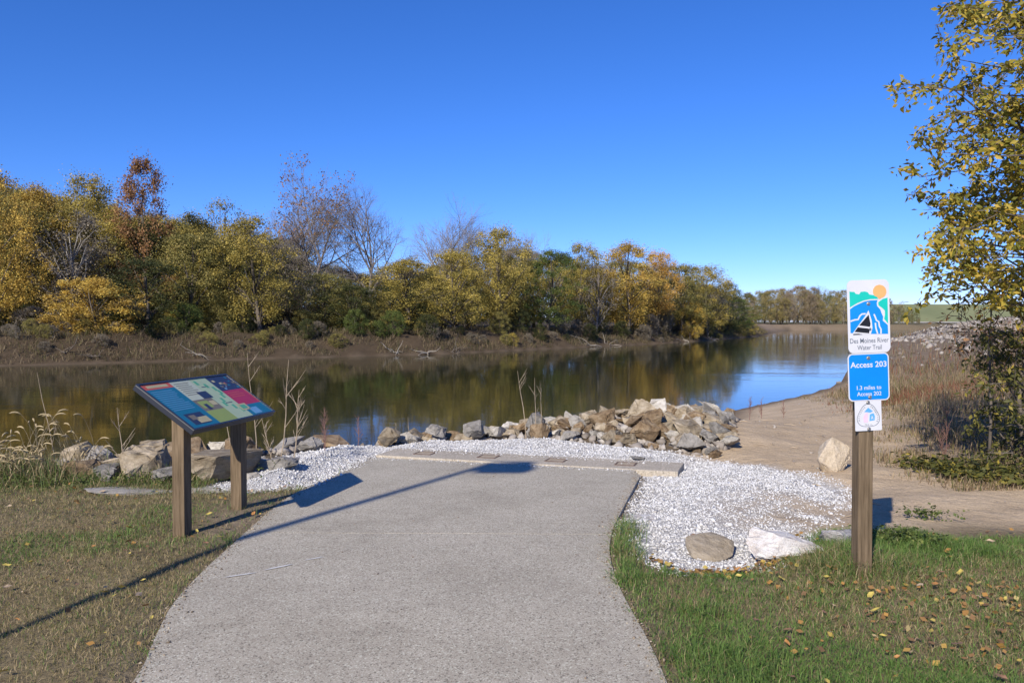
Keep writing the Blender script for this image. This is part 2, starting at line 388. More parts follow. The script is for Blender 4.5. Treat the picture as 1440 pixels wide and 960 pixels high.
def base_plane(x, y): return -0.022*np.clip(y-4.5, 0, 6.0) + 0*x
def H(x, y, detail=True):
    x = np.asarray(x, float); y = np.asarray(y, float)
    dn, L = dline(NEAR, x, y, NEARL); df = dline(FAR, x, y)
    riv = inside(RIVER, x, y); nearer = dn < df
    top = base_plane(x, y)
    top = top - .17*sstep(-1.75, -3.3, x)*sstep(7.5, 4.5, y)                      # lawn dips to the left
    top = top + .10*sstep(3.0, 6, x)*sstep(7, 4, y)
    s = np.clip(dn/L, 0, 1)
    prof = np.where(L < 7, np.sin(s*math.pi/2)**1.1, s*(1.6-.6*s))
    zn = WATER_Z + (top-WATER_Z)*prof
    bd = dline(BERM, x, y); zn = zn + 2.1*np.exp(-(bd/8.0)**2)*(fbm(x, y, .15, 5)*.5+.75)
    # far side: mud shelf, cut bank, wooded flat
    w = (fbm(x, y, .11, 2)-.5)*3
    zf = WATER_Z + .75*sstep(0, 3.5, df+w*.5) + 1.35*sstep(3.0, 5.6, df+w*.9) + 1.0*(fbm(x, y, .45, 9)-.2)*sstep(.6, 3, df) + 3.0*sstep(15, 110, df)*sstep(150, 60, x)
    z = np.where(nearer, zn, zf)
    z = np.where(riv, WATER_Z - np.minimum(.30*np.minimum(dn, df)+.02, 2.0), z)
    # mounds
    gb = sdf(GRAV_B, x, y); gl = sdf(GRAV_L, x, y); pd = dline(PILE, x, y)
    z = z + (.06+.14*sstep(-.5, 2.2, x))*np.exp(-(pd/1.3)**2)*(~riv)*sstep(.05, -.7, np.maximum(gb, gl))*sstep(-1.6, 1.2, x)
    z = z + .13*sstep(0, .75, gl)*sstep(11.9, 10.5, y)
    z = z + .05*sstep(-.1, .3, gb)
    gr = sdf(GRAV_R, x, y); z = z - .05*sstep(-.3, .1, gr) + .06*sstep(.1, .8, gr)
    near = np.exp(-((x/25)**2+((y-10)/30)**2))
    if detail:
        z = z + near*(~riv)*((fbm(x, y, .9, 1)-.5)*.10 + (fbm(x, y, 4.5, 4, 2)-.5)*.03)
    p = sdf(PATH, x, y); w = sstep(-.3, -.02, p)*(1-.8*sstep(-.1, .05, gr)*sstep(6.6, 7.2, y)); z = z*(1-w) + (top+.006)*w - .10*sstep(.02, .14, p)
    return z

def Hs(x, y): return float(H(np.array([x]), np.array([y]))[0])

# ---------------------------------------------------------------- the ground
def axis(c, k, lo, hi, n):
    u = np.linspace(math.asinh((lo-c)/k), math.asinh((hi-c)/k), n); return c + k*np.sinh(u)
gx = axis(0, 3.2, -2600, 2600, 470); gy = axis(7.5, 3.2, -300, 4200, 520)
X, Y = np.meshgrid(gx, gy); X = X.ravel(); Y = Y.ravel(); Z = H(X, Y)
def ground_colour(x, y):
    dn = dline(NEAR, x, y); df = dline(FAR, x, y); nearer = dn < df
    n1 = fbm(x, y, .6, 11); n2 = fbm(x, y, 2.3, 12)
    C = lambda *c: np.array(c)[None, :]
    lawn = C(.29,.225,.135)*(1-n1[:, None]) + C(.19,.155,.08)*n1[:, None]
    sand = C(.61,.47,.31)*(.9+.2*n2[:, None]); wet = C(.20,.15,.10); mud = C(.10,.072,.045); forest = C(.085,.065,.04)
    c = lawn.copy()
    def lay(w, q):
        nonlocal c
        w = np.clip(w, 0, 1)[:, None]; c = c*(1-w)+q*w
    sandw = sstep(-.3, .5, x-2.2-(n2-.5)*.8)*sstep(6.1, 6.9, y-(x-3)*.10+(n1-.5)*.7)
    lay(np.maximum(sandw, sstep(8.6, 9.4, y))*nearer, sand)
    lay(sstep(1.2, 3.0, -x+ (y-9)*.3)*sstep(7.6, 8.4, y)*nearer, C(.15,.12,.08))
    lay(sstep(1.7, .25, dn)*nearer, wet)
    br = sdf(BRUSH, x, y)
    lay(sstep(-.3, 1.2, br+(n2-.5)*1.2)*nearer, C(.27,.20,.125)*(.7+.6*n1[:, None]))
    bd = dline(BERM, x, y); lay(sstep(11, 7, bd)*nearer, C(.22,.17,.125))
    lay(sstep(1.9, 1.3, dline(PILE, x, y))*sstep(.275, .255, x/np.maximum(y, 1)), C(.17,.13,.085))
    lay((~nearer)*1.0, mud*(.75+.6*n1[:, None])); lay((~nearer)*sstep(4, 8, df), forest); lay((~nearer)*sstep(240, 300, y)*sstep(18, 8, df), C(.34,.25,.16))
    lay((~nearer)*sstep(.9, .1, df), wet*.8)
    far = np.hypot(x, y); lay(sstep(330, 500, far), C(.14,.13,.06))
    for P_ in (GRAV_L, GRAV_B, GRAV_R):
        g = sdf(P_, x, y)+(n2-.5)*.25; lay(sstep(-.12, .12, g), C(.53,.515,.49))
    lay(.85*sstep(1.15, .4, np.hypot(x-2.65, (y-7.0)*.85))*sstep(.28, .55, n2+.12), sand)
    lay(.6*sstep(.25, .05, -sdf(PATH, x, y)), C(.26,.21,.14))
    lay(.8*sstep(.55, .2, np.abs(x+2.25)+np.abs(y-7.0)*.35), C(.30,.235,.165))   # worn soil under the board
    return c
ny, nx = len(gy), len(gx)
idx = np.arange(ny*nx).reshape(ny, nx)
F = np.stack([idx[:-1,:-1], idx[:-1,1:], idx[1:,1:], idx[1:,:-1]], -1).reshape(-1, 4)
tag(link('ground', mesh_np('ground', np.c_[X, Y, Z], F, MAT['ground'], True, {'Col': ground_colour(X, Y)})), kind='structure')

wm = MB().add([(-400,-120,WATER_Z),(1000,-120,WATER_Z),(1000,470,WATER_Z),(-400,470,WATER_Z)], [(0,1,2,3)])
tag(wm.obj('river_water', MAT['water']), kind='structure')

# concrete path with a real edge
def build_path():
    bm = bmesh.new()
    vs_ = [bm.verts.new((x, y, 0)) for x, y in PATH]; f = bm.faces.new(vs_)
    for yy in np.arange(-8, 10.4, .5):
        g = bm.faces[:] + bm.edges[:] + bm.verts[:]
        bmesh.ops.bisect_plane(bm, geom=g, plane_co=(0, yy, 0), plane_no=(0, 1, 0))
    for yj in (.3, 3.25, 6.28):
        for yy in (yj-.005, yj+.005):
            bmesh.ops.bisect_plane(bm, geom=bm.faces[:]+bm.edges[:]+bm.verts[:], plane_co=(0, yy, 0), plane_no=(.02, 1, 0))
        bmesh.ops.delete(bm, geom=[f for f in bm.faces if abs(f.calc_center_median().y+.02*f.calc_center_median().x-yj) < .0049], context='FACES')
    r = bmesh.ops.extrude_face_region(bm, geom=bm.faces[:])
    topv = {e for e in r['geom'] if isinstance(e, bmesh.types.BMVert)}
    for v in bm.verts:
        z = -0.022*min(max(v.co.y-4.5, 0), 6.0)
        v.co.z = z + (.02 if v in topv else -.16)
    bmesh.ops.recalc_face_normals(bm, faces=bm.faces[:])
    me = bpy.data.meshes.new('path'); bm.to_mesh(me); bm.free(); me.materials.append(MAT['path'])
    tag(link('path', me), kind='structure')
build_path()

def chalk():
    mt = simple('chalk', (.62,.60,.56), .9, .1, 30)
    for (x0, y0), (x1, y1), w in (((-1.80,5.10),(-1.62,5.22),.012), ((-1.60,5.26),(-1.44,5.42),.014), ((-1.40,5.50),(-1.28,5.60),.010), ((-.36,9.3),(-.22,9.22),.016)):
        z = lambda y: -0.022*max(0, y-4.5)+.0242; dx, dy = x1-x0, y1-y0; l = math.hypot(dx, dy); nx_, ny_ = -dy/l*w, dx/l*w
        P4 = [(x0,y0), (x0+dx*.3+nx_, y0+dy*.3+ny_), (x0+dx*.8+nx_*.8, y0+dy*.8+ny_*.8), (x1,y1), (x0+dx*.7-nx_, y0+dy*.7-ny_), (x0+dx*.2-nx_*.6, y0+dy*.2-ny_*.6)]
        MB().add([(a, b, z(b)) for a, b in P4], [tuple(range(6))[::-1]]).obj('chalk_mark', mt, bpy.data.objects['path'])
chalk()

# ---------------------------------------------------------------- anchor slab at the end of the path
def build_slab():
    a = np.array((-1.72, 10.38)); b = np.array((1.86, 9.22)); e = (b-a)/np.linalg.norm(b-a); n = np.array((-e[1], e[0]))
    if n[1] < 0: n = -n
    L = np.linalg.norm(b-a); t = empty('concrete_slab', (a[0], a[1], -.13), math.atan2(e[1], e[0]))
    tag(t, 'long low concrete slab with four anchor plates across the end of the path', 'slab')
    MB().box((0, 0, -.2), (L, .62, .050)).obj('body', MAT['slab'], t, bevel=.012)
    for u in (.42, 1.28, 2.15, 3.0):
        p = MB()
        x0, x1, y0, y1 = u, u+.24, .2, .42
        for lo, hi in (((x0,y0),(x1,y0+.018)), ((x0,y1-.018),(x1,y1)), ((x0,y0+.018),(x0+.018,y1-.018)), ((x1-.018,y0+.018),(x1,y1-.018))):
            p.box((*lo, .035), (*hi, .056))
        pl = p.obj('anchor_plate', MAT['rust'], t)
        MB().box((x0+.018, y0+.018, .035), (x1-.018, y1-.018, .0525)).obj('cover', simple('sandy_cover', (.36,.29,.2), .9), pl)
build_slab()

# ---------------------------------------------------------------- far: dam
def build_dam():
    t = empty('dam', (0, 0, 0)); tag(t, 'long grassy dam embankment with pale riprap foot beyond the far shore', 'dam')
    gm, nt, N, L, b = new_mat('dam_grass')
    g = N.new('ShaderNodeNewGeometry'); f = noise(N, L, .02, 6, g.outputs['Position'])
    L.new(ramp(N, L, f, [(.3, (.15,.17,.075)), (.7, (.23,.235,.11))]), b.inputs['Base Color']); b.inputs['Roughness'].default_value = .95
    def strip(name, prof, mat, x0=330, x1=1700, n=40):
        v = []; 
        for i in range(n):
            x = x0+(x1-x0)*i/(n-1); yo = 790+(x-330)*.10
            for (dy, z) in prof: v.append((x, yo+dy, z))
        k = len(prof); f = [(i*k+j, (i+1)*k+j, (i+1)*k+j+1, i*k+j+1) for i in range(n-1) for j in range(k-1)]
        f += [tuple(range(k)), tuple((n-1)*k+j for j in range(k))[::-1]]
        MB().add(v, f).obj(name, mat, t)
    strip('grass_slope', [(0, -3), (0, 1.6), (55, 19.2), (63, 19.6), (66, -3)], gm)
    strip('riprap_foot', [(-26, -3), (-26, -1.6), (-8, 1.4), (-.3, 1.4), (-.3, -3)], simple('riprap_far', (.42,.38,.33), .95, .35, .3))
build_dam()

# ---------------------------------------------------------------- tree building
def rnd_dirs(n, g): 
    v = g.normal(size=(n, 3)); return v/np.linalg.norm(v, axis=1)[:, None]

def leaf_cloud(centres, radii, per, size, g, up=.35, thin=1.0):
    """quads spread through clumps; returns verts, faces, per-face random"""
    V = []; RN = []
    n = len(centres); cl = g.random(n)
    C = np.repeat(centres, per, 0); Rr = np.repeat(radii, per); clr = np.repeat(cl, per); m = len(C)
    d = rnd_dirs(m, g); rr = Rr*np.minimum(1.6, np.abs(g.normal(.62, .34, m)))
    P = C + d*rr[:, None]*np.array([1, 1, .95])
    nrm = d*.95 + rnd_dirs(m, g) + np.array([0, 0, up]); nrm /= np.linalg.norm(nrm, axis=1)[:, None]
    a = np.cross(nrm, rnd_dirs(m, g)); a /= np.linalg.norm(a, axis=1)[:, None]+1e-9; b = np.cross(nrm, a)
    s = (size*(.55+.8*g.random(m)))[:, None]
    q = np.stack([P-a*s*.5, P+b*s*.36*thin, P+a*s*.6, P-b*s*.36*thin], 1)
    v = q.reshape(-1, 3); f = np.arange(4*m).reshape(m, 4)
    return v, f, np.clip(.55*clr+.45*g.random(m), 0, 1)

def envelope_tree(name, seed, Ht=14.0, Rw=4.2, low=.12, nclump=125, per=165, size=.155, top=.55, clump=1.15, limbs=22, bark='bark', shape='round'):
    """tapered trunk with limbs reaching clumps of leaves spread in an uneven crown"""
    g = np.random.default_rng(seed); random.seed(seed)
    cs = []; lean = g.normal(size=2)*.04
    lobes = g.random(5)*.35+.8; ph = g.random()*6.28
    while len(cs) < nclump:
        u = low+(1-low)*g.random(); a = g.random()*2*math.pi
        if shape == 'round': prof = max(.12, math.sin(math.pi*min(1, ((u-low)/(1-low))**.85*.86+.10)))**.6
        elif shape == 'cone': prof = (1-((u-low)/(1-low)))**.6*.9+.12
        else: prof = math.sin(math.pi*min(1, ((u-low)/(1-low))**1.35*.9+.1))**.55        # vase
        lob = lobes[int((a+ph)/6.2832*5) % 5]
        r = Rw*prof*lob*(g.random()**.42); 
        cs.append((math.cos(a)*r+lean[0]*u*Ht, math.sin(a)*r+lean[1]*u*Ht, min(u*Ht, Ht-clump*.75*g.random()-.3)))
    cs = np.array(cs); rad = clump*(.55+.7*g.random(nclump))
    v, f, r = leaf_cloud(cs, rad, per, size, g)
    crown = mesh_np(name+'_crown', v, f, None, False, None, {'rnd': r})
    tr = MB(); th = Ht*.86; pts = []
    for i in range(7):
        t = i/6; pts.append((lean[0]*t*Ht+.18*math.sin(3*t+seed), lean[1]*t*Ht+.15*math.sin(4*t+seed*2), -.4+t*th))
    r0 = Ht*.017; tr.tube(pts, [r0*(1.25 if i == 0 else 1-.85*i/6) for i in range(7)], 7)
    for k in g.choice(nclump, min(limbs, nclump), False):
        c = Vector(cs[k]); t = max(.1, min(.9, (c.z/Ht)-.12-.25*g.random())); i = int(t*6); q = Vector(pts[i]).lerp(Vector(pts[min(6, i+1)]), t*6-i)
        mid = q.lerp(c, .5)+Vector((g.normal()*.25, g.normal()*.25, .25+g.random()*.4))
        rr = r0*.5*(1-t*.6); tr.tube([q, mid, c], [rr, rr*.6, rr*.15], 4)
    trunk = tr.mesh(name+'_trunk', MAT[bark], True)
    return trunk, crown

def bare_tree(name, seed, Ht=15.0, levels=5, leafy=0.0, bark='twig', spread=1.0):
    g = random.Random(seed); m = MB(); tips = []
    def grow(p, d, ln, r, lv):
        pts = [p]; q = p; dd = d
        n = 4 if lv < 3 else (3 if lv < 4 else 2)
        for i in range(n):
            dd = (dd + Vector((g.gauss(0,.10), g.gauss(0,.10), (.06 if lv < 2 else .02)+g.gauss(0,.05)))).normalized(); q = q+dd*(ln/n); pts.append(q)
        m.tube(pts, [r*(1-.55*i/n) for i in range(n+1)], 6 if lv == 0 else (4 if lv < 3 else 3), cap=False)
        if lv >= levels: tips.append(q); return
        k = [6, 5, 5, 4, 4, 3][lv]
        for j in range(k):
            t = (.42 if lv == 0 else .25)+(1-(.42 if lv == 0 else .25))*((j+g.random()*.7)/k); t = min(t, 1)
            i = min(int(t*n), n-1); base = pts[i].lerp(pts[i+1], t*n-i)
            ax = dd.orthogonal().normalized(); ax.rotate(Matrix.Rotation(g.random()*6.283, 3, dd))
            ang = (.45+.5*g.random())*spread
            nd_ = (dd*math.cos(ang)+ax*math.sin(ang)).normalized()
            grow(base, nd_, ln*(.48+.25*g.random()), r*(.56 if lv else .6)*(1-.3*t), lv+1)
        grow(q, dd, ln*.5, r*.42, lv+1)
    grow(Vector((0,0,-.3)), Vector((g.gauss(0,.04), g.gauss(0,.04), 1)).normalized(), Ht*.52, Ht*.016, 0)
    trunk = m.mesh(name+'_trunk', MAT[bark], False)
    crown = None
    if leafy:
        gg = np.random.default_rng(seed); T = np.array([tuple(t) for t in tips]); T = T[gg.random(len(T)) < leafy]
        T = T[T[:, 2] > Ht*.6]
        v, f, r = leaf_cloud(T, np.full(len(T), .5), 9, .17, gg)
        crown = mesh_np(name+'_crown', v, f, None, False, None, {'rnd': r})
    return trunk, crown

PROTO = {}
for i, (k, kw) in enumerate(dict(
        round1=dict(Rw=4.2), round2=dict(Rw=4.6, low=.1, nclump=140, clump=1.0), round3=dict(Rw=3.8, low=.2, shape='vase'), vase1=dict(Rw=4.6, shape='vase', low=.12, nclump=130),
        fine1=dict(Rw=4.3, low=.08, nclump=110, per=150, clump=.95, size=.155), cone1=dict(Rw=4.2, shape='cone', low=.2, nclump=120, clump=.9, per=130, size=.16),
        low1=dict(Ht=14, Rw=7.5, low=.06, nclump=110, clump=1.5, size=.27, per=170), open1=dict(Rw=4.2, nclump=60, per=60, clump=1.05, size=.2, limbs=40, bark='twig'),
        open2=dict(Rw=4.6, nclump=70, per=50, clump=1.1, size=.2, shape='vase', limbs=46, bark='bark_pale')).items()):
    PROTO[k] = envelope_tree(k, 40+i, **kw)
for i, kw in enumerate((dict(leafy=.09), dict(), dict(spread=.9), dict(spread=1.15))):
    PROTO['bare%d' % (i+1)] = bare_tree('bare%d' % (i+1), 90+i*7, **kw)

def put_tree(name, proto, mat, x, y, ht, wd=1.0, rz=None, label='', cat='tree', group=None, sink=0.0, Href=None):
    tm, cm = PROTO[proto]; s = ht/(Href or (15.0 if proto.startswith('bare') else 14.0))
    t = empty(name, (x, y, Hs(x, y)-sink), random.random()*6.28 if rz is None else rz, (s*wd, s*wd, s))
    tag(t, label, cat, group)
    link('trunk', tm, t)
    if cm is not None:
        c = link('crown', cm, t)
        if not cm.materials: cm.materials.append(LM['olive'])
        c.material_slots[0].link = 'OBJECT'; c.material_slots[0].material = LM[mat]
    return t

def across(px, s):
    """the point on the far side s metres behind the bank edge, on the bearing that frame column px has"""
    u = (px-720)/FPX
    for (x0, y0), (x1, y1) in zip(FAR[:-1], FAR[1:]):
        den = (x1-x0)-u*(y1-y0)
        if abs(den) < 1e-9: continue
        t = (u*y0-x0)/den
        if -1e-6 <= t <= 1+1e-6:
            y = y0+t*(y1-y0)
            if y > 20: return u*(y+s), y+s
    raise ValueError(px)

def tree_at(px, s, top, width, proto, mat, label, name='tree', group=None, cat='tree'):
    x, y = across(px, s); zt = CAM_H+(452-top)/FPX*y; g0 = Hs(x, y); ht = max(1.5, zt-g0)
    rw = {'low1': 15}.get(proto, 9.5)
    wd = (width/FPX*y)/(rw*ht/14.0) if width else 1.0
    return put_tree(name, proto, mat, x, y, ht*1.0, wd, label=label, cat=cat, group=group)

random.seed(21)
import re
HERO = [
 (-12,12,238,150,'round2','gold','tall golden tree beside the fallow gold crown at the upstream end'),
 (48,20,262,120,'vase1','gold','golden tree with spreading crown behind the grey twiggy tree'),
 (112,26,246,140,'round1','olive_gold','broad olive-gold tree rising behind the grey twiggy tree'),
 (104,13,300,125,'open2','grey_brown','grey half-bare twiggy tree with forked pale trunk among golden trees'),
 (135,7,392,150,'low1','gold','low golden tree drooping over the far mud bank'),
 (207,20,222,122,'cone1','rust','tall pointed rust-brown tree standing above its neighbours'),
 (206,9,365,150,'fine1','dark_green','dark green tree next to the low golden drooping tree'),
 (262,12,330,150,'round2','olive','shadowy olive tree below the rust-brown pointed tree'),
 (262,26,300,110,'round1','olive_gold','olive-gold tree just right of the rust-brown pointed tree'),
 (318,24,276,95,'open1','olive','thin grey-green tree with open top behind the round gold one'),
 (366,9,305,140,'round1','olive_gold','rounded gold-green tree on a short trunk at the bank edge'),
 (425,30,248,150,'bare1','rust','tall bare tree with rusty leaves left in its top'),
 (510,28,252,130,'bare2',None,'tall bare tree with twin dark stems above gold foliage'),
 (395,36,262,110,'bare3',None,'bare grey tree fading behind the rusty-topped one'),
 (455,13,385,130,'fine1','olive','olive tree in front of the bare twin stems'),
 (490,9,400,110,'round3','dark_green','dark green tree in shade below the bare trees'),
 (575,10,365,135,'vase1','olive_gold','mottled gold tree leaning out below the second group of bare trees'),
 (602,32,284,120,'bare3',None,'wide bare tree above the mottled gold tree'),
 (665,34,300,100,'bare4',None,'smaller bare tree left of the upright yellow-green one'),
 (735,38,318,70,'bare2',None,'slight bare tree peeking over the yellow-green one'),
 (640,11,352,110,'round2','olive_gold','olive-gold tree with pale stems near the dark driftwood snag'),
 (705,9,318,110,'round3','olive_gold','upright yellow-green tree with pointed top on the far bank'),
 (770,8,352,100,'fine1','green','bright green tree beside the upright yellow-green one'),
 (812,14,343,80,'round1','olive_gold','olive tree with golden top behind the bright green one'),
 (838,9,368,85,'open1','grey_brown','brownish grey half-bare tree between green and gold trees'),
 (884,10,343,110,'vase1','gold','large golden tree in the middle of the downstream row'),
 (926,12,352,75,'round3','orange_gold','orange-gold tree beside the large golden one'),
 (958,9,372,80,'round2','olive','muted olive tree near the downstream point'),
 (992,8,374,85,'round1','olive_gold','pale olive-gold tree near the downstream point'),
 (970,4,425,45,'low1','gold','small golden tree on the downstream bank edge'),
 (1022,10,398,60,'fine1','dark_green','dark green tree at the downstream point'),
 (1040,16,420,50,'round2','green','last green tree on the downstream point')]
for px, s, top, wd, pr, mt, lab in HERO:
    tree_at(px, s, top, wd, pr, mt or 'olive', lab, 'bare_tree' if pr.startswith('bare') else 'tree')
SHORT = [(px, re.split(r' (?:with|beside|behind|among|rising|standing|next|below|drooping|just|on|at|fading|in|above|leaning|left|near|peeking|between|right)\b', lab)[0]) for px, *_, lab in HERO]
def near_hero(p): return min(SHORT, key=lambda q: abs(q[0]-p))[1]
FILL = {'olive_gold': 'yellow-olive tree filling the woods across the river', 'olive': 'dull olive tree filling the woods across the river', 'dark_green': 'dark green tree filling the woods across the river', 'grey_brown': 'grey thin-leaved tree filling the woods across the river'}
for px in range(-190, 1050, 30):
    for s in (20, 34, 50):
        p = px+random.uniform(-12, 12)+s*.4
        if p > 1045: continue
        top0 = np.interp(p, [-200,-50,60,160,260,330,400,450,520,560,640,700,800,880,930,960,1000,1045], [245,250,258,285,302,310,335,368,378,366,358,345,356,362,366,380,386,420])+random.uniform(0, 24)+(s == 20)*12
        mt = random.choice(['olive_gold','olive','olive','dark_green','grey_brown','olive_gold'])
        tree_at(p, s, top0, random.uniform(90, 130)*(1 if p < 600 else .75), random.choice(['round1','round2','round3','vase1','fine1','open1']), mt, FILL[mt].split(' filling')[0]+{20: ' just', 34: ' deeper', 50: ' farthest'}[s]+' behind the '+near_hero(p), 'tree', 'woods across the river, '+mt.replace('_', ' ')+' behind '+near_hero(p))
SH = {'dark_green': 'dark green shrub crowding the far bank edge', 'olive': 'dull olive shrub crowding the far bank edge', 'green': 'fresh green shrub crowding the far bank edge', 'olive_gold': 'yellowish shrub crowding the far bank edge', 'grey_brown': 'brown withered shrub crowding the far bank edge', 'gold': 'golden shrub crowding the far bank edge'}
for px in range(-150, 1050, 11):
    p = px+random.uniform(-8, 8)
    s = random.choice((random.uniform(6.5, 13), random.uniform(2.6, 6.5))); x, y = across(p, s)
    mt = random.choices(['dark_green','olive','green','olive_gold','grey_brown'], [5, 4, 1, 2, 3])[0]
    ht = random.uniform(1.6, 3.8) if s > 7.5 else random.uniform(.6, 1.5)
    if s < 7.5: mt = random.choice(['grey_brown', 'olive', 'dark_green', 'grey_brown'])
    put_tree('shrub', 'low1', mt, x, y, ht*1.1, random.uniform(.8, 1.3), label=SH[mt].split(' crowding')[0]+' on the far bank below the '+near_hero(p), cat='shrub', group='far bank shrubs, '+mt.replace('_', ' ')+' below '+near_hero(p), sink=.2)
for p, s, hh, mt in ((430,4.6,1.9,'dark_green'), (500,5,2.4,'green'), (552,5,2.6,'green'), (530,5,1.6,'green'), (722,3.4,1.5,'olive_gold'), (610,5,1.6,'grey_brown'), (600,5,2.3,'dark_green'), (760,5,2.0,'dark_green'), (830,5,2.2,'dark_green'), (905,5,2.4,'grey_brown')):
    x, y = across(p, s); put_tree('shrub', 'low1', mt, x, y, hh*1.15, .9, label=SH[mt].split(' crowding')[0]+' on the far bank below the '+near_hero(p), cat='shrub', group='far bank shrubs, '+mt.replace('_', ' ')+' below '+near_hero(p), sink=.2)

# woods beyond the bend
random.seed(5)
FARL = {'far_olive': 'hazy olive tree in the distant woods beyond the bend', 'far_brown': 'hazy brown half-bare tree in the distant woods beyond the bend', 'far_green': 'hazy dull green tree in the distant woods beyond the bend'}
for row, (dist, t0) in enumerate(((0, 8), (26, 4), (60, 0))):
    for px in np.arange(1030, 1292, 9):
        p = px+random.uniform(-5, 5)
        u = (p-720)/FPX; y = 352+(p-1040)*.14+dist+random.uniform(-4, 8); x = u*y
        top = np.interp(p, [1030,1060,1100,1150,1180,1240,1270,1295], [408,408,402,406,410,416,424,432])+random.uniform(-7, 15)+t0
        mt = random.choices(list(FARL), [3, 3, 2 if p < 1240 else 6])[0]
        g0 = Hs(x, y); ht = CAM_H+(452-top)/FPX*y-g0
        put_tree('tree', random.choice(['round1','round2','fine1','open2','vase1']), mt, x, y, ht, random.uniform(.75, 1.1), label=FARL[mt].split(' in the')[0]+[' at the front', ' in the middle', ' at the back'][row]+' of the distant woods '+('next to the downstream point' if p < 1110 else ('beyond the bend' if p < 1215 else 'next to the dam')), group='distant woods, '+mt.replace('_', ' ')+' row %d, ' % row+('point end' if p < 1110 else ('bend' if p < 1215 else 'dam end')))

# driftwood and snags on the far bank
random.seed(11)
for p, s, ln, lab in ((90,2.2,3.6,'dark leaning snag stuck in the mud below the low golden tree'), (130,1.4,3.0,'pale forked driftwood lying on the mud below the dark green tree'),
                      (275,1.5,4.5,'pale root wad with trailing branches at the water edge'), (555,1.2,3.2,'bleached arched branch on the mud below the green shrubs'),
                      (640,.8,4.2,'tangled dark driftwood snag sticking out of the water edge'), (600,.7,3.4,'thin bleached branch half in the water near the snag'),
                      (830,1.6,6,'long bleached tree trunk lying on the downstream bank'), (860,1.4,5,'heap of pale branches beside the long bleached trunk'),
                      (965,1.2,6.5,'pale driftwood pile at the foot of the downstream point'), (1000,1.2,6,'bleached branches reaching into the water at the point')):
    x, y = across(p, s); m = MB(); z = Hs(x, y); ln = ln*.62
    for k in range(9):
        a = random.uniform(0, 6.28); l = ln*random.uniform(.35, 1); el = random.uniform(-.05, .55)
        q = Vector((random.uniform(-.5,.5)*ln*.4, random.uniform(-.3,.3), .1)); pts = [q]; dd = Vector((math.cos(a)*math.cos(el), math.sin(a)*.5*math.cos(el), math.sin(el)))
        for i in range(4):
            dd = (dd+Vector((random.gauss(0,.4), random.gauss(0,.4), random.gauss(-.1,.3)))).normalized(); pts.append(pts[-1]+dd*l/4)
        r = random.uniform(.03, .075); m.tube(pts, [r, r*.8, r*.6, r*.45, r*.2], 5)
    tag(m.obj('driftwood', MAT['driftwood'] if 'dark' not in lab else MAT['bark'], None, loc=(x, y, z)), lab, 'driftwood')

# ---------------------------------------------------------------- rocks
def rock_mesh(name, seed, flat=.75, npts=16, angular=True):
    g = np.random.default_rng(seed); p = rnd_dirs(npts, g)*(.75+.35*g.random(npts))[:, None]; p[:, 2] *= flat; p[:, 0] *= 1.2
    bm = bmesh.new(); vs_ = [bm.verts.new(q*.5) for q in p]
    r = bmesh.ops.convex_hull(bm, input=vs_)
    for v in [v for v in bm.verts if not v.link_faces]: bm.verts.remove(v)
    bmesh.ops.bevel(bm, geom=bm.edges[:], offset=.018, segments=1, affect='EDGES')
    bmesh.ops.triangulate(bm, faces=bm.faces[:])
    if angular:
        bmesh.ops.subdivide_edges(bm, edges=[e for e in bm.edges if e.calc_length() > .12], cuts=2, use_grid_fill=True)
        bmesh.ops.triangulate(bm, faces=bm.faces[:])
        for v in bm.verts: v.co += Vector(g.normal(size=3))*.013
    else:
        bmesh.ops.subdivide_edges(bm, edges=bm.edges[:], cuts=1, smooth=.4)
    me = bpy.data.meshes.new(name); bm.to_mesh(me); bm.free(); me.materials.append(MAT['rock_tan'])
    return me
ROCKS = [rock_mesh('rock_%d' % i, 200+i, .55+.05*(i % 6), 11+i % 6) for i in range(14)]
def rock(x, y, size, mat, label, group=None, flat=1.0, z=None, rot=None, mesh=None, name='rock', wide=1.0, sink=.25):
    me = mesh or random.choice(ROCKS)
    rot = rot or (random.uniform(-.5,.5), random.uniform(-.5,.5), random.uniform(0, 6.28))
    co = np.array([v.co for v in me.vertices])*np.array([size*wide, size, size*flat]); zz = (np.array(Euler(rot).to_matrix()) @ co.T)[2]
    lo, hi = zz.min(), zz.max()
    o = link(name, me, None, (x, y, (Hs(x, y) if z is None else z)-lo-sink*(hi-lo)), rot, (size*wide, size, size*flat))
    o.material_slots[0].link = 'OBJECT'; o.material_slots[0].material = MAT[mat]
    return tag(o, label, 'rock', group)
random.seed(31)
RL = {'rock_tan': 'tan', 'rock_pale': 'pale', 'rock_brown': 'rusty brown', 'rock_grey': 'grey'}
# riprap heap beyond the slab
cand = []
gq = np.random.default_rng(8)
px_ = gq.uniform(-1.9, 5.2, 30000); py_ = gq.uniform(10.4, 19, 30000)
dp = dline(PILE, px_, py_); dnr = dline(NEAR, px_, py_); gb = sdf(GRAV_B, px_, py_); grr = sdf(GRAV_R, px_, py_); rv = inside(RIVER, px_, py_)
ok = (py_ < 14.2+.9*gq.random(30000)**3) & (px_ < .262*py_+.05*gq.normal(size=30000)) & ((dp < 1.75) | (np.hypot((px_-2.45)/.75, (py_-11.3)/1.1) < 1) | ((dnr < 3.2) & (px_ < 4.0) & (py_ > 12))) & (gb < -.02) & (px_ > -2.2) & (grr < -.05) & (~rv | (dnr < .4))
pts = []; 
for x, y, d in zip(px_[ok], py_[ok], dp[ok]):
    s = gq.uniform(.15, .42)*(1 if d < 1.3 else .8) if len(pts) < 100 else gq.uniform(.13, .30)
    if all((x-a)**2+(y-b)**2 > (.27*(s+c))**2 for a, b, c in pts):
        pts.append((x, y, s))
    if len(pts) >= 285: break
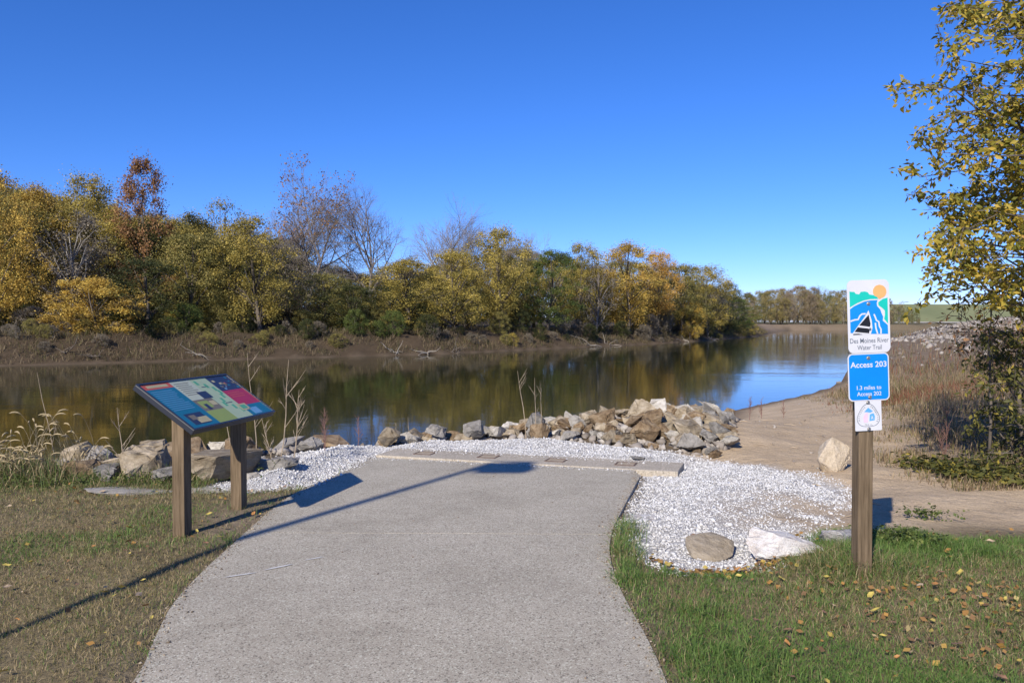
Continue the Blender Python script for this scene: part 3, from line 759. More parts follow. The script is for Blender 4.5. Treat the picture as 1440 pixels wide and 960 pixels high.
for x, y, s in pts:
    mt = random.choices(list(RL), [6, 3, 4, 2])[0]
    where = 'along the gravel strip' if sdf(GRAV_B, np.array([x]), np.array([y]))[0] > -.55 else ('on the river side' if y > 13.6 else ('on the sand side' if x > 2.1 else 'in the middle'))
    sz = 'large' if s > .36 else ('small' if s < .22 else 'medium')
    rock(x, y, s*1.22, mt, sz+' '+RL[mt]+' rock '+where+' of the riprap heap' if where[0] != 'a' else sz+' '+RL[mt]+' riprap rock '+where, 'riprap heap, '+sz+' '+RL[mt]+' '+where, flat=random.uniform(.8, 1.15), sink=.12 if s > .3 else .05)
for x, y, s, mt, lab in ((2.3,12.9,.50,'rock_pale','pale pointed rock crowning the riprap heap'), (3.2,13.2,.40,'rock_pale','pale blocky rock on the sand side of the riprap heap'),
                         (.35,12.4,.42,'rock_grey','grey pointed rock at the river rim of the heap'), (-.55,12.1,.40,'rock_grey','grey slanting rock where the gravel strip meets the river'), (-1.1,12.0,.34,'rock_grey','grey rounded rock ending the heap at the gravel')):
    rock(x, y, s, mt, lab, flat=1.05, z=Hs(x, y)+.12)
# boulders along the left bank
LB = [(-3.95,8.95,.58,'rock_tan','large pointed tan boulder left of the information board posts',1.25), (-3.15,9.0,.72,'rock_tan','broad tan boulder between the information board posts',.85),
      (-2.9,9.5,.45,'rock_pale','pale slab rock resting behind the broad tan boulder',.7), (-4.45,9.2,.42,'rock_tan','squarish tan rock beside the dry foxtails',1.1),
      (-4.7,9.0,.38,'rock_brown','dark brown rock beside the dry foxtails',1.0), (-4.25,8.75,.40,'rock_grey','low grey rock in front of the pointed boulder',.6),
      (-3.62,8.75,.36,'rock_grey','low grey-brown rock at the foot of the pointed boulder',.6), (-3.55,9.35,.4,'rock_pale','pale rock tucked in behind the pointed boulder',.7),
      (-2.55,9.15,.36,'rock_grey','small grey rock where the left gravel meets the boulders',.75), (-2.75,8.75,.22,'rock_pale','small pale stone at the edge of the left gravel',.7)]
for x, y, s, mt, lab, fl in LB:
    rock(x, y, s*1.3, mt, lab, flat=fl, sink=.18, rot=(random.uniform(-.2,.2), random.uniform(-.2,.2), random.uniform(0, 6.28)), name='boulder' if s > .5 else 'rock')
pts = [(a[0], a[1], a[2]) for a in LB]; n0 = len(pts)
lx = gq.uniform(-9.5, -2.2, 3000); ly = gq.uniform(8.7, 12.6, 3000)
dl = dline(NEAR, lx, ly); gl = sdf(GRAV_L, lx, ly)
for x, y, d, g_ in zip(lx, ly, dl, gl):
    if d > 3.9 or g_ > -.1 or (y < 9.3 and x < -4.9) or y < 9.0: continue
    s = gq.uniform(.22, .5)
    if all((x-a)**2+(y-b)**2 > (.38*(s+c))**2 for a, b, c in pts): pts.append((x, y, s))
    if len(pts)-n0 >= 62: break
for x, y, s in pts[n0:]:
    mt = random.choices(list(RL), [4, 2, 3, 3])[0]
    rock(x, y, s*1.2, mt, RL[mt]+' riprap rock on the bank behind the information board', 'riprap on the left bank, '+RL[mt])
# single rocks by the gravel fan
rock(1.42, 5.88, .38, 'stone_tan', 'flat rounded tan stone lying on the white gravel', flat=.42, rot=(.34,.03,.15), z=-.045, mesh=rock_mesh('flat_stone', 318, .6, 34, False), name='stone', wide=.95, sink=.3)
rock(1.90, 5.75, .40, 'white_stone', 'large white pink-veined boulder between gravel and grass', flat=1.0, rot=(.2,.05,.12), z=-.04, mesh=rock_mesh('white_boulder', 315, .7, 15), name='boulder', wide=1.12)
rock(2.40, 6.05, .32, 'white_stone', 'white rock half hidden behind the wooden sign post', flat=.85, rot=(0,.1,1.0), z=-.04)
rock(3.66, 9.42, .36, 'stone_tan', 'upright tan boulder standing where gravel meets sand', flat=1.3, rot=(.1,.05,.5), sink=.15, name='boulder', mesh=rock_mesh('upright_boulder', 331, 1.05, 18))
rock(1.12, 7.1, .3, 'white_stone', 'flat white stone lying near the path edge in the gravel', flat=.15, rot=(0,0,.5), sink=.45)
rock(1.55, 10.15, .26, 'rock_grey', 'small grey flat stone on the gravel behind the slab', flat=.35, rot=(0,0,.3), sink=.4)
rock(-3.75, 8.15, .62, 'rock_pale', 'thin pale stone slab sunk in the lawn edge left of the board', flat=.16, rot=(0,.05,.35), wide=1.4, sink=.5)
rock(-3.15, 8.32, .4, 'rock_pale', 'thin pale stone sunk beside the left gravel tongue', flat=.16, rot=(0,0,.2), wide=1.3, sink=.5)
# far riprap on the berm: far too many to count
def octa(P, size, g, flat=.7):
    n = len(P); d = np.array([(1,0,0),(-1,0,0),(0,1,0),(0,-1,0),(0,0,1),(0,0,-1)], float)
    v = np.repeat(d[None], n, 0)*(.55+.75*g.random((n, 6, 1)))
    v += g.normal(size=(n, 6, 3))*.18
    a = g.random(n)*6.283; ca, sa = np.cos(a), np.sin(a)
    b = g.normal(size=n)*.6; cb, sb = np.cos(b), np.sin(b)
    v[..., 2] *= flat
    y2 = v[..., 1]*cb[:, None]-v[..., 2]*sb[:, None]; z2 = v[..., 1]*sb[:, None]+v[..., 2]*cb[:, None]
    x3 = v[..., 0]*ca[:, None]-y2*sa[:, None]; y3 = v[..., 0]*sa[:, None]+y2*ca[:, None]
    v = np.stack([x3, y3, z2], -1)*size[:, None, None]+P[:, None, :]
    f = np.array([(0,2,4),(2,1,4),(1,3,4),(3,0,4),(2,0,5),(1,2,5),(3,1,5),(0,3,5)])
    F_ = (np.arange(n)[:, None, None]*6+f[None]).reshape(-1, 3)
    return v.reshape(-1, 3), F_, np.repeat(g.random(n), 8)
def stuff(name, v, f, mat, label, cat, r=None, cols=None):
    o = link(name, mesh_np(name, v, f, mat, False, {'Col': cols} if cols is not None else None, {'rnd': r} if r is not None else None))
    return tag(o, label, cat, kind='stuff')
gq = np.random.default_rng(17)
n = 4200; t = gq.random(n)*4; i = t.astype(int); B = np.array(BERM, float); c = B[i]+(B[i+1]-B[i])*(t-i)[:, None]
bx = c[:, 0]+gq.normal(size=n)*4.5; by = c[:, 1]+gq.normal(size=n)*4.5
keep = ~inside(RIVER, bx, by) & (fbm(bx, by, .12, 41) > .42); bx, by = bx[keep], by[keep]
P = np.c_[bx, by, H(bx, by)]; v, f, r = octa(P, gq.uniform(.08, .3, len(P)), gq)
m_, nt, N, L, b = new_mat('riprap_mass'); at = N.new('ShaderNodeAttribute'); at.attribute_name = 'rnd'
L.new(ramp(N, L, at.outputs['Fac'], [(0, (.18,.15,.12)), (.5, (.30,.26,.22)), (1, (.42,.38,.33))]), b.inputs['Base Color']); b.inputs['Roughness'].default_value = .9
stuff('riprap', v, f, m_, 'grey riprap stones covering the low berm beside the river', 'riprap', r)
# rubble between the big rocks of the heap
n = 9000; x = gq.uniform(-9, 4.6, n); y = gq.uniform(9.2, 17.5, n)
k = ((dline(PILE, x, y) < 1.7) | ((dline(NEAR, x, y) < 3.6) & (x < 3))) & (x < .27*y) & ~inside(RIVER, x, y) & (sdf(GRAV_B, x, y) < 0) & (sdf(GRAV_L, x, y) < 0) & (sdf(GRAV_R, x, y) < 0)
x, y = x[k], y[k]; v, f, r = octa(np.c_[x, y, H(x, y)+.02], gq.uniform(.03, .11, len(x)), gq)
stuff('rubble', v, f, m_, 'small rubble filling gaps between the riprap rocks', 'rubble', r)

# grit, twigs and pebbles washed onto the sand
n = 5200; x = gq.uniform(2.4, 14, n); y = gq.uniform(6.6, 36, n); k = (sdf(BRUSH, x, y) < .2) & (x > .262*y) & (y > 6.4+.1*(x-3)) & ~inside(RIVER, x, y) & (x < .30*y+4.2) & (gq.random(n) < sstep(.40, .62, fbm(x, y, .8, 44))+.08)
x, y = x[k], y[k]; v, f, r = octa(np.c_[x, y, H(x, y)+.004], np.clip(gq.lognormal(-4.5, .6, len(x)), .004, .05), gq, .6)
stuff('pebbles', v, f, m_, 'scattered pebbles and grit on the bare sand', 'pebbles', r)
mt_ = MB()
for i in range(90):
    a, b_ = gq.uniform(3.0, 9.5), gq.uniform(7.0, 26)
    if a < .27*b_ or a > .33*b_+2.6 or inside(RIVER, np.array([a]), np.array([b_]))[0]: continue
    h_ = Hs(a, b_)+.012; t_ = gq.uniform(0, 6.28); l_ = gq.uniform(.08, .35); dx_, dy_ = math.cos(t_)*l_, math.sin(t_)*l_
    mt_.tube([(a, b_, h_), (a+dx_*.5+gq.normal()*.02, b_+dy_*.5, Hs(a+dx_*.5, b_+dy_*.5)+.018), (a+dx_, b_+dy_, Hs(a+dx_, b_+dy_)+.012)], [.006, .008, .003], 4)
tag(mt_.obj('twigs', MAT['dead_stem']), 'small dry twigs littering the bare sand', 'twigs', kind='stuff')

# ---------------------------------------------------------------- white gravel
def gravel():
    g = np.random.default_rng(23); PX = []; PY = []
    for poly, dens in ((GRAV_L, 4300), (GRAV_B, 3500), (GRAV_R, 4300)):
        q = np.array(poly); lo = q.min(0)-.3; hi = q.max(0)+.3; n = int(dens*np.prod(hi-lo))
        x = g.uniform(lo[0], hi[0], n); y = g.uniform(lo[1], hi[1], n)
        d = sdf(poly, x, y)+(fbm(x, y, 2.5, 51)-.5)*.35
        p = sstep(-.18, .12, d)
        bare = sstep(1.25, .4, np.hypot(x-2.65, (y-7.0)*.85))*sstep(.28, .55, fbm(x, y, 2.3, 12)+.12); p = p*(1-.85*bare)*(.8+.2*sstep(.3, .6, fbm(x, y, 1.6, 15)))
        k = (g.random(n) < p) & (sdf(PATH, x, y) < (.0 if poly is GRAV_R else .35)); PX.append(x[k]); PY.append(y[k])
    # strays on the path edge and along the slab
    n = 520; t = g.random(n); sx_ = -1.7+3.5*t; sy = 10.33-1.13*t-np.abs(g.normal(size=n))*.09
    PX.append(sx_); PY.append(sy)
    n = 420; t = g.random(n)*3.6; q = .62-np.abs(g.normal(size=n))*.12; e_ = np.array((3.58, -1.16))/math.hypot(3.58, 1.16); nslab = sum(map(len, PX))
    PX.append(-1.72+e_[0]*t-e_[1]*q); PY.append(10.38+e_[1]*t+e_[0]*q)
    x = np.concatenate(PX); y = np.concatenate(PY); z = H(x, y)
    inp = sdf(PATH, x, y) > .0; z = np.where(inp, np.maximum(base_plane(x, y)+.024, z), z)
    z[nslab:] = -.078
    s = np.clip(g.lognormal(-5.02, .46, len(x)), .003, .032)
    s = np.where(inp & (y > 9), s*.8, s)
    v, f, r = octa(np.c_[x, y, z+s*.25], s, g)
    stuff('gravel', v, f, MAT['gravel'], 'white crushed limestone gravel spread around the end of the path', 'gravel', r)
gravel()
def crumbs():
    g = np.random.default_rng(41); X_, Y_ = [], []
    for i in range(len(PATH)-1):
        (x0, y0), (x1, y1) = PATH[i], PATH[i+1]
        if max(y0, y1) < 2 or abs(y1-y0) < .01 or min(y0, y1) > 9.2: continue
        l = math.hypot(x1-x0, y1-y0); n = int(l*170); t = g.random(n); sg = -1 if x0 < -.5 else 1
        X_.append(x0+(x1-x0)*t+sg*(.03-np.abs(g.normal(size=n))*.055)); Y_.append(y0+(y1-y0)*t)
    n = 130; X_.append(g.uniform(-1.6, .6, n)); Y_.append(g.uniform(2.8, 9.3, n))
    x = np.concatenate(X_); y = np.concatenate(Y_); inp = sdf(PATH, x, y) > 0; z = np.where(inp, base_plane(x, y)+.022, H(x, y)+.01)
    v, f, r = octa(np.c_[x, y, z], np.clip(g.lognormal(-5.5, .5, len(x)), .0015, .012), g)
    m, nt, N, L, b = new_mat('soil_crumb'); at = N.new('ShaderNodeAttribute'); at.attribute_name = 'rnd'
    L.new(ramp(N, L, at.outputs['Fac'], [(0, (.10,.075,.05)), (.6, (.24,.18,.12)), (1, (.45,.38,.28))]), b.inputs['Base Color']); b.inputs['Roughness'].default_value = .95
    stuff('soil_crumbs', v, f, m, 'brown soil crumbs and grit along the path edges', 'soil', r)
crumbs()

# ---------------------------------------------------------------- grass
def blades(x, y, z, h, w, g, cols, lean=.5):
    n = len(x); a = g.random(n)*6.283; dx, dy = np.cos(a), np.sin(a); b = g.random(n)*6.283; ln = np.abs(g.normal(size=n))*lean
    lx, ly = np.cos(b)*ln*h, np.sin(b)*ln*h
    B = np.c_[x, y, z]
    side = np.c_[dx*w, dy*w, np.zeros(n)]
    mid = B+np.c_[lx*.4, ly*.4, h*.6]; tip = B+np.c_[lx, ly, h*np.maximum(.25, 1-.25*ln)]
    v = np.stack([B-side*.5, B+side*.5, mid+side*.38, mid-side*.38, tip], 1).reshape(-1, 3)
    o = np.arange(n)[:, None]*5
    f = np.concatenate([o+np.array([[0,1,2]]), o+np.array([[0,2,3]]), o+np.array([[3,2,4]])], 0)
    return v, f, np.repeat(cols, 5, 0)
def lerp3(a, b, t): return np.array(a)[None]*(1-t[:, None])+np.array(b)[None]*t[:, None]
def lawn():
    g = np.random.default_rng(77)
    XS = []; 
    for (x0, x1, y0, y1, dens) in ((-8, -1.4, 2.4, 9.6, 6400), (.4, 7.5, 2.4, 7.6, 7400), (-12, -1.2, -3, 2.4, 700), (.3, 10, -3, 2.4, 700)):
        n = int((x1-x0)*(y1-y0)*dens); XS.append(np.c_[g.uniform(x0, x1, n), g.uniform(y0, y1, n)])
    P = np.concatenate(XS); x, y = P[:, 0], P[:, 1]; left = x < -1
    k = (np.abs(x) < .62*np.maximum(y, 0)+1.3) | (g.random(len(x)) < .22); x, y, left = x[k], y[k], left[k]
    n1 = fbm(x, y, .8, 61); n2 = fbm(x, y, 3.2, 62); n3 = fbm(x, y, 9, 63, 2)
    pd = -sdf(PATH, x, y); grv = np.maximum(np.maximum(sdf(GRAV_L, x, y), sdf(GRAV_R, x, y)), sdf(GRAV_B, x, y))
    p = sstep(-.03, .05, pd+(n3-.5)*.14)*sstep(.04, -.10, grv+(n2-.5)*.12)
    # left lawn: thin dry thatch with worn patches; green near the boulders
    green_l = np.clip(sstep(7.5, 8.5, y+(n1-.5)*1.6)*.62 + sstep(.50, .66, n1)*.62 + sstep(.3, .0, pd)*.25*sstep(.4, .6, n2), 0, 1)
    worn = np.maximum(sstep(1.1, .2, np.hypot((x+2.35)/.8, (y-7.1)/1.5))*.85, .4*sstep(.58, .7, fbm(x, y, .9, 66)))
    p = np.where(left, p*(.62+.45*n2)*(1-worn)*sstep(9.55, 9.1, y+(n2-.5)*.6), p)
    # right lawn: green, ragged rear edge against the sand, dry by the path
    rear = 6.2+.10*(x-3)+(n1-.5)*1.1+(n2-.5)*.5 - .55*sstep(2.0, 1.0, x)
    p = np.where(left, p, p*sstep(.10, -.22, y-rear)*(.55+.7*n2))
    # grass tongue along the path beside the gravel
    tong = (~left) & (pd < .32) & (y > 5.2) & (y < 7.1)
    p = np.where(tong, sstep(.30, .05, pd)*sstep(7.05, 6.4, y)*sstep(0, .05, pd), p)
    green_r = np.clip(.42+.9*sstep(.36, .62, n1)+.25*(n2-.5) - .55*sstep(.55, .1, pd), 0, 1)
    k = g.random(len(x)) < p; x, y, left, n1, n2, n3, pd = (q[k] for q in (x, y, left, n1, n2, n3, pd))
    gr = np.where(left, green_l[k], green_r[k]); tng = tong[k]
    n = len(x); gj = np.clip(gr+g.normal(size=n)*.22, 0, 1); isg = g.random(n) < gj
    dry = lerp3((.24,.18,.10), (.58,.45,.25), g.random(n)); grn = lerp3((.075,.145,.03), (.20,.30,.075), g.random(n)); olv = lerp3((.17,.15,.055), (.30,.255,.10), g.random(n))
    c = np.where(isg[:, None], grn, np.where((g.random(n) < .45)[:, None], olv, dry))
    tall = sstep(.5, .75, n2)
    h = np.where(left, .016+.026*g.random(n)+.05*gr*g.random(n), .022+.034*g.random(n)+.05*gr*tall)
    post = np.hypot(x-2.25, (y-5.35)); h = h+.15*sstep(.55, .1, post)*g.random(n)+.06*sstep(.9, .3, np.hypot(x-2.6, y-5.9))*g.random(n)
    h = np.where(left & (y > 8.1), h+.09*g.random(n)*gr, h); h = np.where(tng, .03+.10*g.random(n)*n2*1.6, h)
    w = np.where(isg, .0042, .0034)*(.6+.6*g.random(n))*np.where(y < 2.4, 2.2, 1)
    v, f, cc = blades(x, y, H(x, y)-.004, h, w, g, c, 1.15)
    stuff('grass', v, f, MAT['blade'], 'short patchy green and straw-coloured grass beside the path', 'grass', cols=cc)
lawn()

def brush():
    g = np.random.default_rng(99)
    n = 130000; t = g.random(n)**1.7; y = 8.2+t*62; x = g.uniform(0, 1, n); x = 3.8+ (y-8)*.30 + x*(6+(y-8)*.55)
    d = sdf(BRUSH, x, y); n1 = fbm(x, y, .5, 71); n2 = fbm(x, y, 1.7, 72)
    k = (g.random(n) < sstep(-.6, .8, d+(n2-.5)*2.2)*(.3+.9*sstep(.35, .6, n2))) & ~inside(RIVER, x, y) & (dline(BERM, x, y) > 1+8*g.random(n))
    x, y, n1, n2, d = x[k], y[k], n1[k], n2[k], d[k]; n = len(x); u = g.random(n)
    c = lerp3((.15,.10,.06), (.44,.33,.19), u)
    red = np.maximum(sstep(17, 20, y)*sstep(31, 27, y)*sstep(.42, .55, n1+.08), .45*sstep(36, 44, y)); c = np.where((g.random(n) < red*.85)[:, None], lerp3((.16,.06,.035), (.34,.145,.08), u), c)
    c = np.where((g.random(n) < .22)[:, None], lerp3((.10,.11,.035), (.21,.19,.07), u), c)
    edge = sstep(0, 1.6, d); h = (.09+.34*g.random(n)*(.4+n2))*(.3+.75*edge)*(1+.35*sstep(17, 22, y)); w = (.006+.005*g.random(n))*(1+(y-8)*.045)
    v, f, cc = blades(x, y, H(x, y)-.01, h, w, g, c, .55)
    stuff('dry_weeds', v, f, MAT['blade'], 'tan and rust-red dry weeds covering the ground between sandy trail and berm', 'weeds', cols=cc)
    # weeds on the far mud bank
    n = 240000; T = g.random(n)*6+1; i = T.astype(int); Fp = np.array(FAR, float); q = Fp[i]+(Fp[i+1]-Fp[i])*(T-i)[:, None]
    x = q[:, 0]+g.normal(size=n)*4; y = q[:, 1]+g.normal(size=n)*4+2; df = dline(FAR, x, y)
    k = ~inside(RIVER, x, y) & (df < 11) & (df > .8) & (fbm(x, y, .3, 81) > .38) & (g.random(n) < .3+df*.08); x, y = x[k], y[k]; n = len(x); u = g.random(n)
    c = lerp3((.10,.075,.04), (.34,.26,.15), u); c = np.where((g.random(n) < .3)[:, None], lerp3((.05,.06,.02), (.16,.15,.05), u), c)
    v, f, cc = blades(x, y, H(x, y)-.05, .2+.75*g.random(n)**2, .02+.03*g.random(n), g, c, .9)
    stuff('bank_weeds', v, f, MAT['blade'], 'sparse brown weeds on the far mud bank', 'weeds', cols=cc)
    # dry and green weeds between lawn and riprap on the left
    n = 26000; x = g.uniform(-8.5, -2.4, n); y = 9.0+g.normal(size=n)*.28-.12*sstep(-3.6, -2.4, x); n2 = fbm(x, y, 1.6, 87)
    k = (sdf(GRAV_L, x, y) < -.05) & (g.random(n) < sstep(.40, .58, n2+.06)*np.where(x < -4.2, 1, .55)); x, y = x[k], y[k]; n = len(x); u = g.random(n)
    c = lerp3((.20,.15,.085), (.48,.37,.20), u); c = np.where((g.random(n) < np.where(y < 8.95, .55, .25))[:, None], lerp3((.07,.11,.03), (.19,.24,.07), u), c)
    v, f, cc = blades(x, y, H(x, y)-.01, (.06+.20*g.random(n)**2)*np.where(x < -4.6, 1.5, 1), .004+.004*g.random(n), g, c, .8)
    stuff('bank_grass', v, f, MAT['blade'], 'dry and green weeds along the lawn edge before the left boulders', 'weeds', cols=cc)
    # low leafy plants along the trail edge
    n = 5200; x = g.uniform(4.2, 9.5, n); y = g.uniform(7.7, 9.6, n); k = (sdf(BRUSH, x, y)+(fbm(x, y, 2, 83)-.5)*.9 > -.12) & (sdf(BRUSH, x, y) < .75) & (fbm(x, y, 1.3, 85) > .42); x, y = x[k], y[k]
    C = np.c_[x, y, H(x, y)+.08]; v, f, r = leaf_cloud(C, np.full(len(C), .10), 3, .055, g, 1.2)
    stuff('ground_cover', v, f, LM['bush'], 'low yellow-green leafy ground cover along the sandy trail edge', 'ground cover', r)
    n = 150; x = np.r_[g.normal(2.85, .13, n), g.normal(3.5, .1, n//4), g.normal(-4.6, .7, n*4)]; y = np.r_[g.normal(6.0, .10, n), g.normal(6.9, .06, n//4), g.normal(8.75, .22, n*4)]
    C = np.c_[x, y, H(x, y)+.06]; v, f, r = leaf_cloud(C, np.full(len(C), .07), 6, .028, g, 1.0)
    stuff('clover', v, f, LM['green'], 'small green broad-leaved weeds in the grass edges', 'weeds', r)
brush()

# ---------------------------------------------------------------- single dry plants
random.seed(44)
def foxtail(x, y, label, n=16, hmax=.7, fan=.35):
    t = empty('foxtail_grass', (x, y, Hs(x, y)-.02)); tag(t, label, 'grass', 'dry foxtail clumps on the left bank')
    m = MB(); hd = MB()
    for i in range(n):
        a = random.uniform(0, 6.28); h = hmax*random.uniform(.45, 1); b = Vector((random.gauss(0,.10), random.gauss(0,.08), 0)); dr = Vector((math.cos(a), math.sin(a)*.6, 0))
        pts = [b+dr*(fan*h*u*u*.9)+Vector((0, 0, h*(u-.12*u*u*u))) for u in (0, .3, .6, .85, 1)]
        m.tube(pts, [.0032, .003, .0026, .002, .0018], 3, False)
        e = pts[-1]; dd = (pts[-1]-pts[-2]).normalized(); hp = [e]
        for j in range(4): dd = (dd+dr*.28+Vector((0,0,-.30))).normalized(); hp.append(hp[-1]+dd*.028)
        hd.tube(hp, [.003, .008, .009, .008, .002], 5)
        for j in range(2):      # dry leaf blade
            q = pts[1].lerp(pts[2], random.random()); s = Vector((random.uniform(-1,1), random.uniform(-1,1), .2)).normalized(); l = random.uniform(.1,.22)
            w = Vector((-s.y, s.x, 0))*.006; k = q+s*l*.5+Vector((0,0,.03)); z = q+s*l+Vector((0,0,-.06))
            m.add([q-w, q+w, k+w, k-w, z], [(0,1,2,3),(3,2,4)])
    m.obj('stems', MAT['straw'], t); hd.obj('seed_heads', MAT['straw'], t)
FX = [(-5.25,9.05,'dry straw foxtail clump with tall arching heads on the left bank',20,.85), (-4.85,9.2,'dry foxtail clump with drooping heads beside the squarish rock',14,.8), (-5.7,9.0,'dry bushy foxtail clump next to the arching heads',22,.55),
      (-6.05,8.9,'short dry foxtail clump at the left end of the bank',22,.5), (-5.4,8.8,'low tangled foxtail clump in front of the arching heads',20,.42), (-6.6,9.0,'sparse straw foxtail clump beyond the short one',16,.55), (-5.05,8.85,'low foxtail clump before the dark brown rock',14,.38)]
for a in FX: foxtail(a[0], a[1], a[2], a[3], a[4])
def dead_weed(x, y, h, label, mat='dead_stem', nb=7, r=.006, lean=(0, 0), name='dead_plant', z=None, sub=2):
    m = MB(); top = Vector((lean[0]*h, lean[1]*h, h)); pts = [Vector((0,0,-.05)).lerp(top, u)+Vector((math.sin(u*5)*.02*h, 0, 0)) for u in (0, .25, .5, .75, 1)]
    m.tube(pts, [r, r*.85, r*.7, r*.5, r*.25], 5)
    for i in range(nb):
        u = random.uniform(.25, .95); k = min(3, int(u*4)); q = pts[k].lerp(pts[k+1], u*4-k); a = random.uniform(0, 6.28); l = h*random.uniform(.15, .4)*(1.1-u*.6)
        d = Vector((math.cos(a)*.7, math.sin(a)*.7, .75)).normalized(); e = q+d*l*.5+Vector((0,0,.02)); f = e+(d+Vector((0,0,.3)))*l*.5
        m.tube([q, e, f], [r*.45, r*.35, r*.15], 4)
        for j in range(sub):
            s = (d+Vector((random.uniform(-.8,.8), random.uniform(-.8,.8), .2))).normalized(); m.tube([e, e+s*l*.45], [r*.28, r*.12], 3)
    return tag(link(name, m.mesh(name, MAT[mat]), None, (x, y, Hs(x, y) if z is None else z)), label, 'dead plant')
for x, y, h, lab, nb, r, ln in ((-4.3,9.1,.75,'grey forked dead stem rising by the squarish tan rock',8,.007,(-.06,0)), (-2.75,9.7,1.25,'tall pale dead stem curving up behind the board right side',5,.008,(.12,0)),
        (-3.05,9.8,1.35,'tall thin dead stem rising straight behind the board',4,.007,(-.05,0)), (-3.25,9.6,1.1,'leaning thin dead stem behind the board top edge',4,.006,(-.16,0)),
        (-2.55,9.55,.85,'bushy branching dead weed right of the board',16,.008,(.12,0)), (-2.7,9.3,.55,'low spreading dead twigs between the board posts',14,.007,(-.2,0)),
        (.2,11.95,1.0,'pair of tall pale dry stems standing at the gravel strip',4,.007,(-.10,0)), (.32,12.0,.9,'second tall dry stem by the gravel strip riprap',3,.006,(.03,0)), (.40,12.0,.75,'shorter dry stem next to the tall gravel strip stems',3,.006,(.05,0)),
        (-1.7,11.9,.35,'small dry stalk at the left end of the gravel strip',4,.005,(.1,0)), (-1.5,11.95,.42,'thin dry stalk near the left end of the gravel strip',3,.005,(0,0)),
        (-5.1,9.2,1.15,'tall bare reed stalk rising out of the foxtails',2,.006,(-.15,0)), (-6.0,9.1,.9,'bent reed stalk rising above the short foxtails',2,.006,(-.25,0))):
    dead_weed(x, y, h, lab, nb=nb, r=r, lean=ln)
for i, (x, y, h, lab) in enumerate(((-2.35,10.3,.42,'reddish dead weed on the boulders left of the gravel mound'), (-2.1,11.2,.4,'brown-red dead weed behind the gravel mound'), (-2.5,10.9,.5,'taller reddish dead weed behind the gravel mound boulders'),
        (4.2,14.6,.42,'reddish twiggy weed at the sand end of the riprap heap'), (4.5,14.9,.34,'small reddish weed beside the twiggy one on the sand'), (5.0,15.2,.30,'low reddish weed farther along the sand'))):
    dead_weed(x, y, h, lab, 'red_stem', 22, .006, (.05, 0), 'dead_weed')
for i in range(10):
    x = random.uniform(4.9, 8.6); y = random.uniform(8.6, 11.5)
    dead_weed(x, y, random.uniform(.35, .75), 'twiggy brown dead weed among the dry brush right of the sign', 'red_stem' if i % 3 else 'dead_stem', 20, .006, (random.uniform(-.2,.2), 0), 'dead_weed')['group'] = 'dead weeds in the brush'

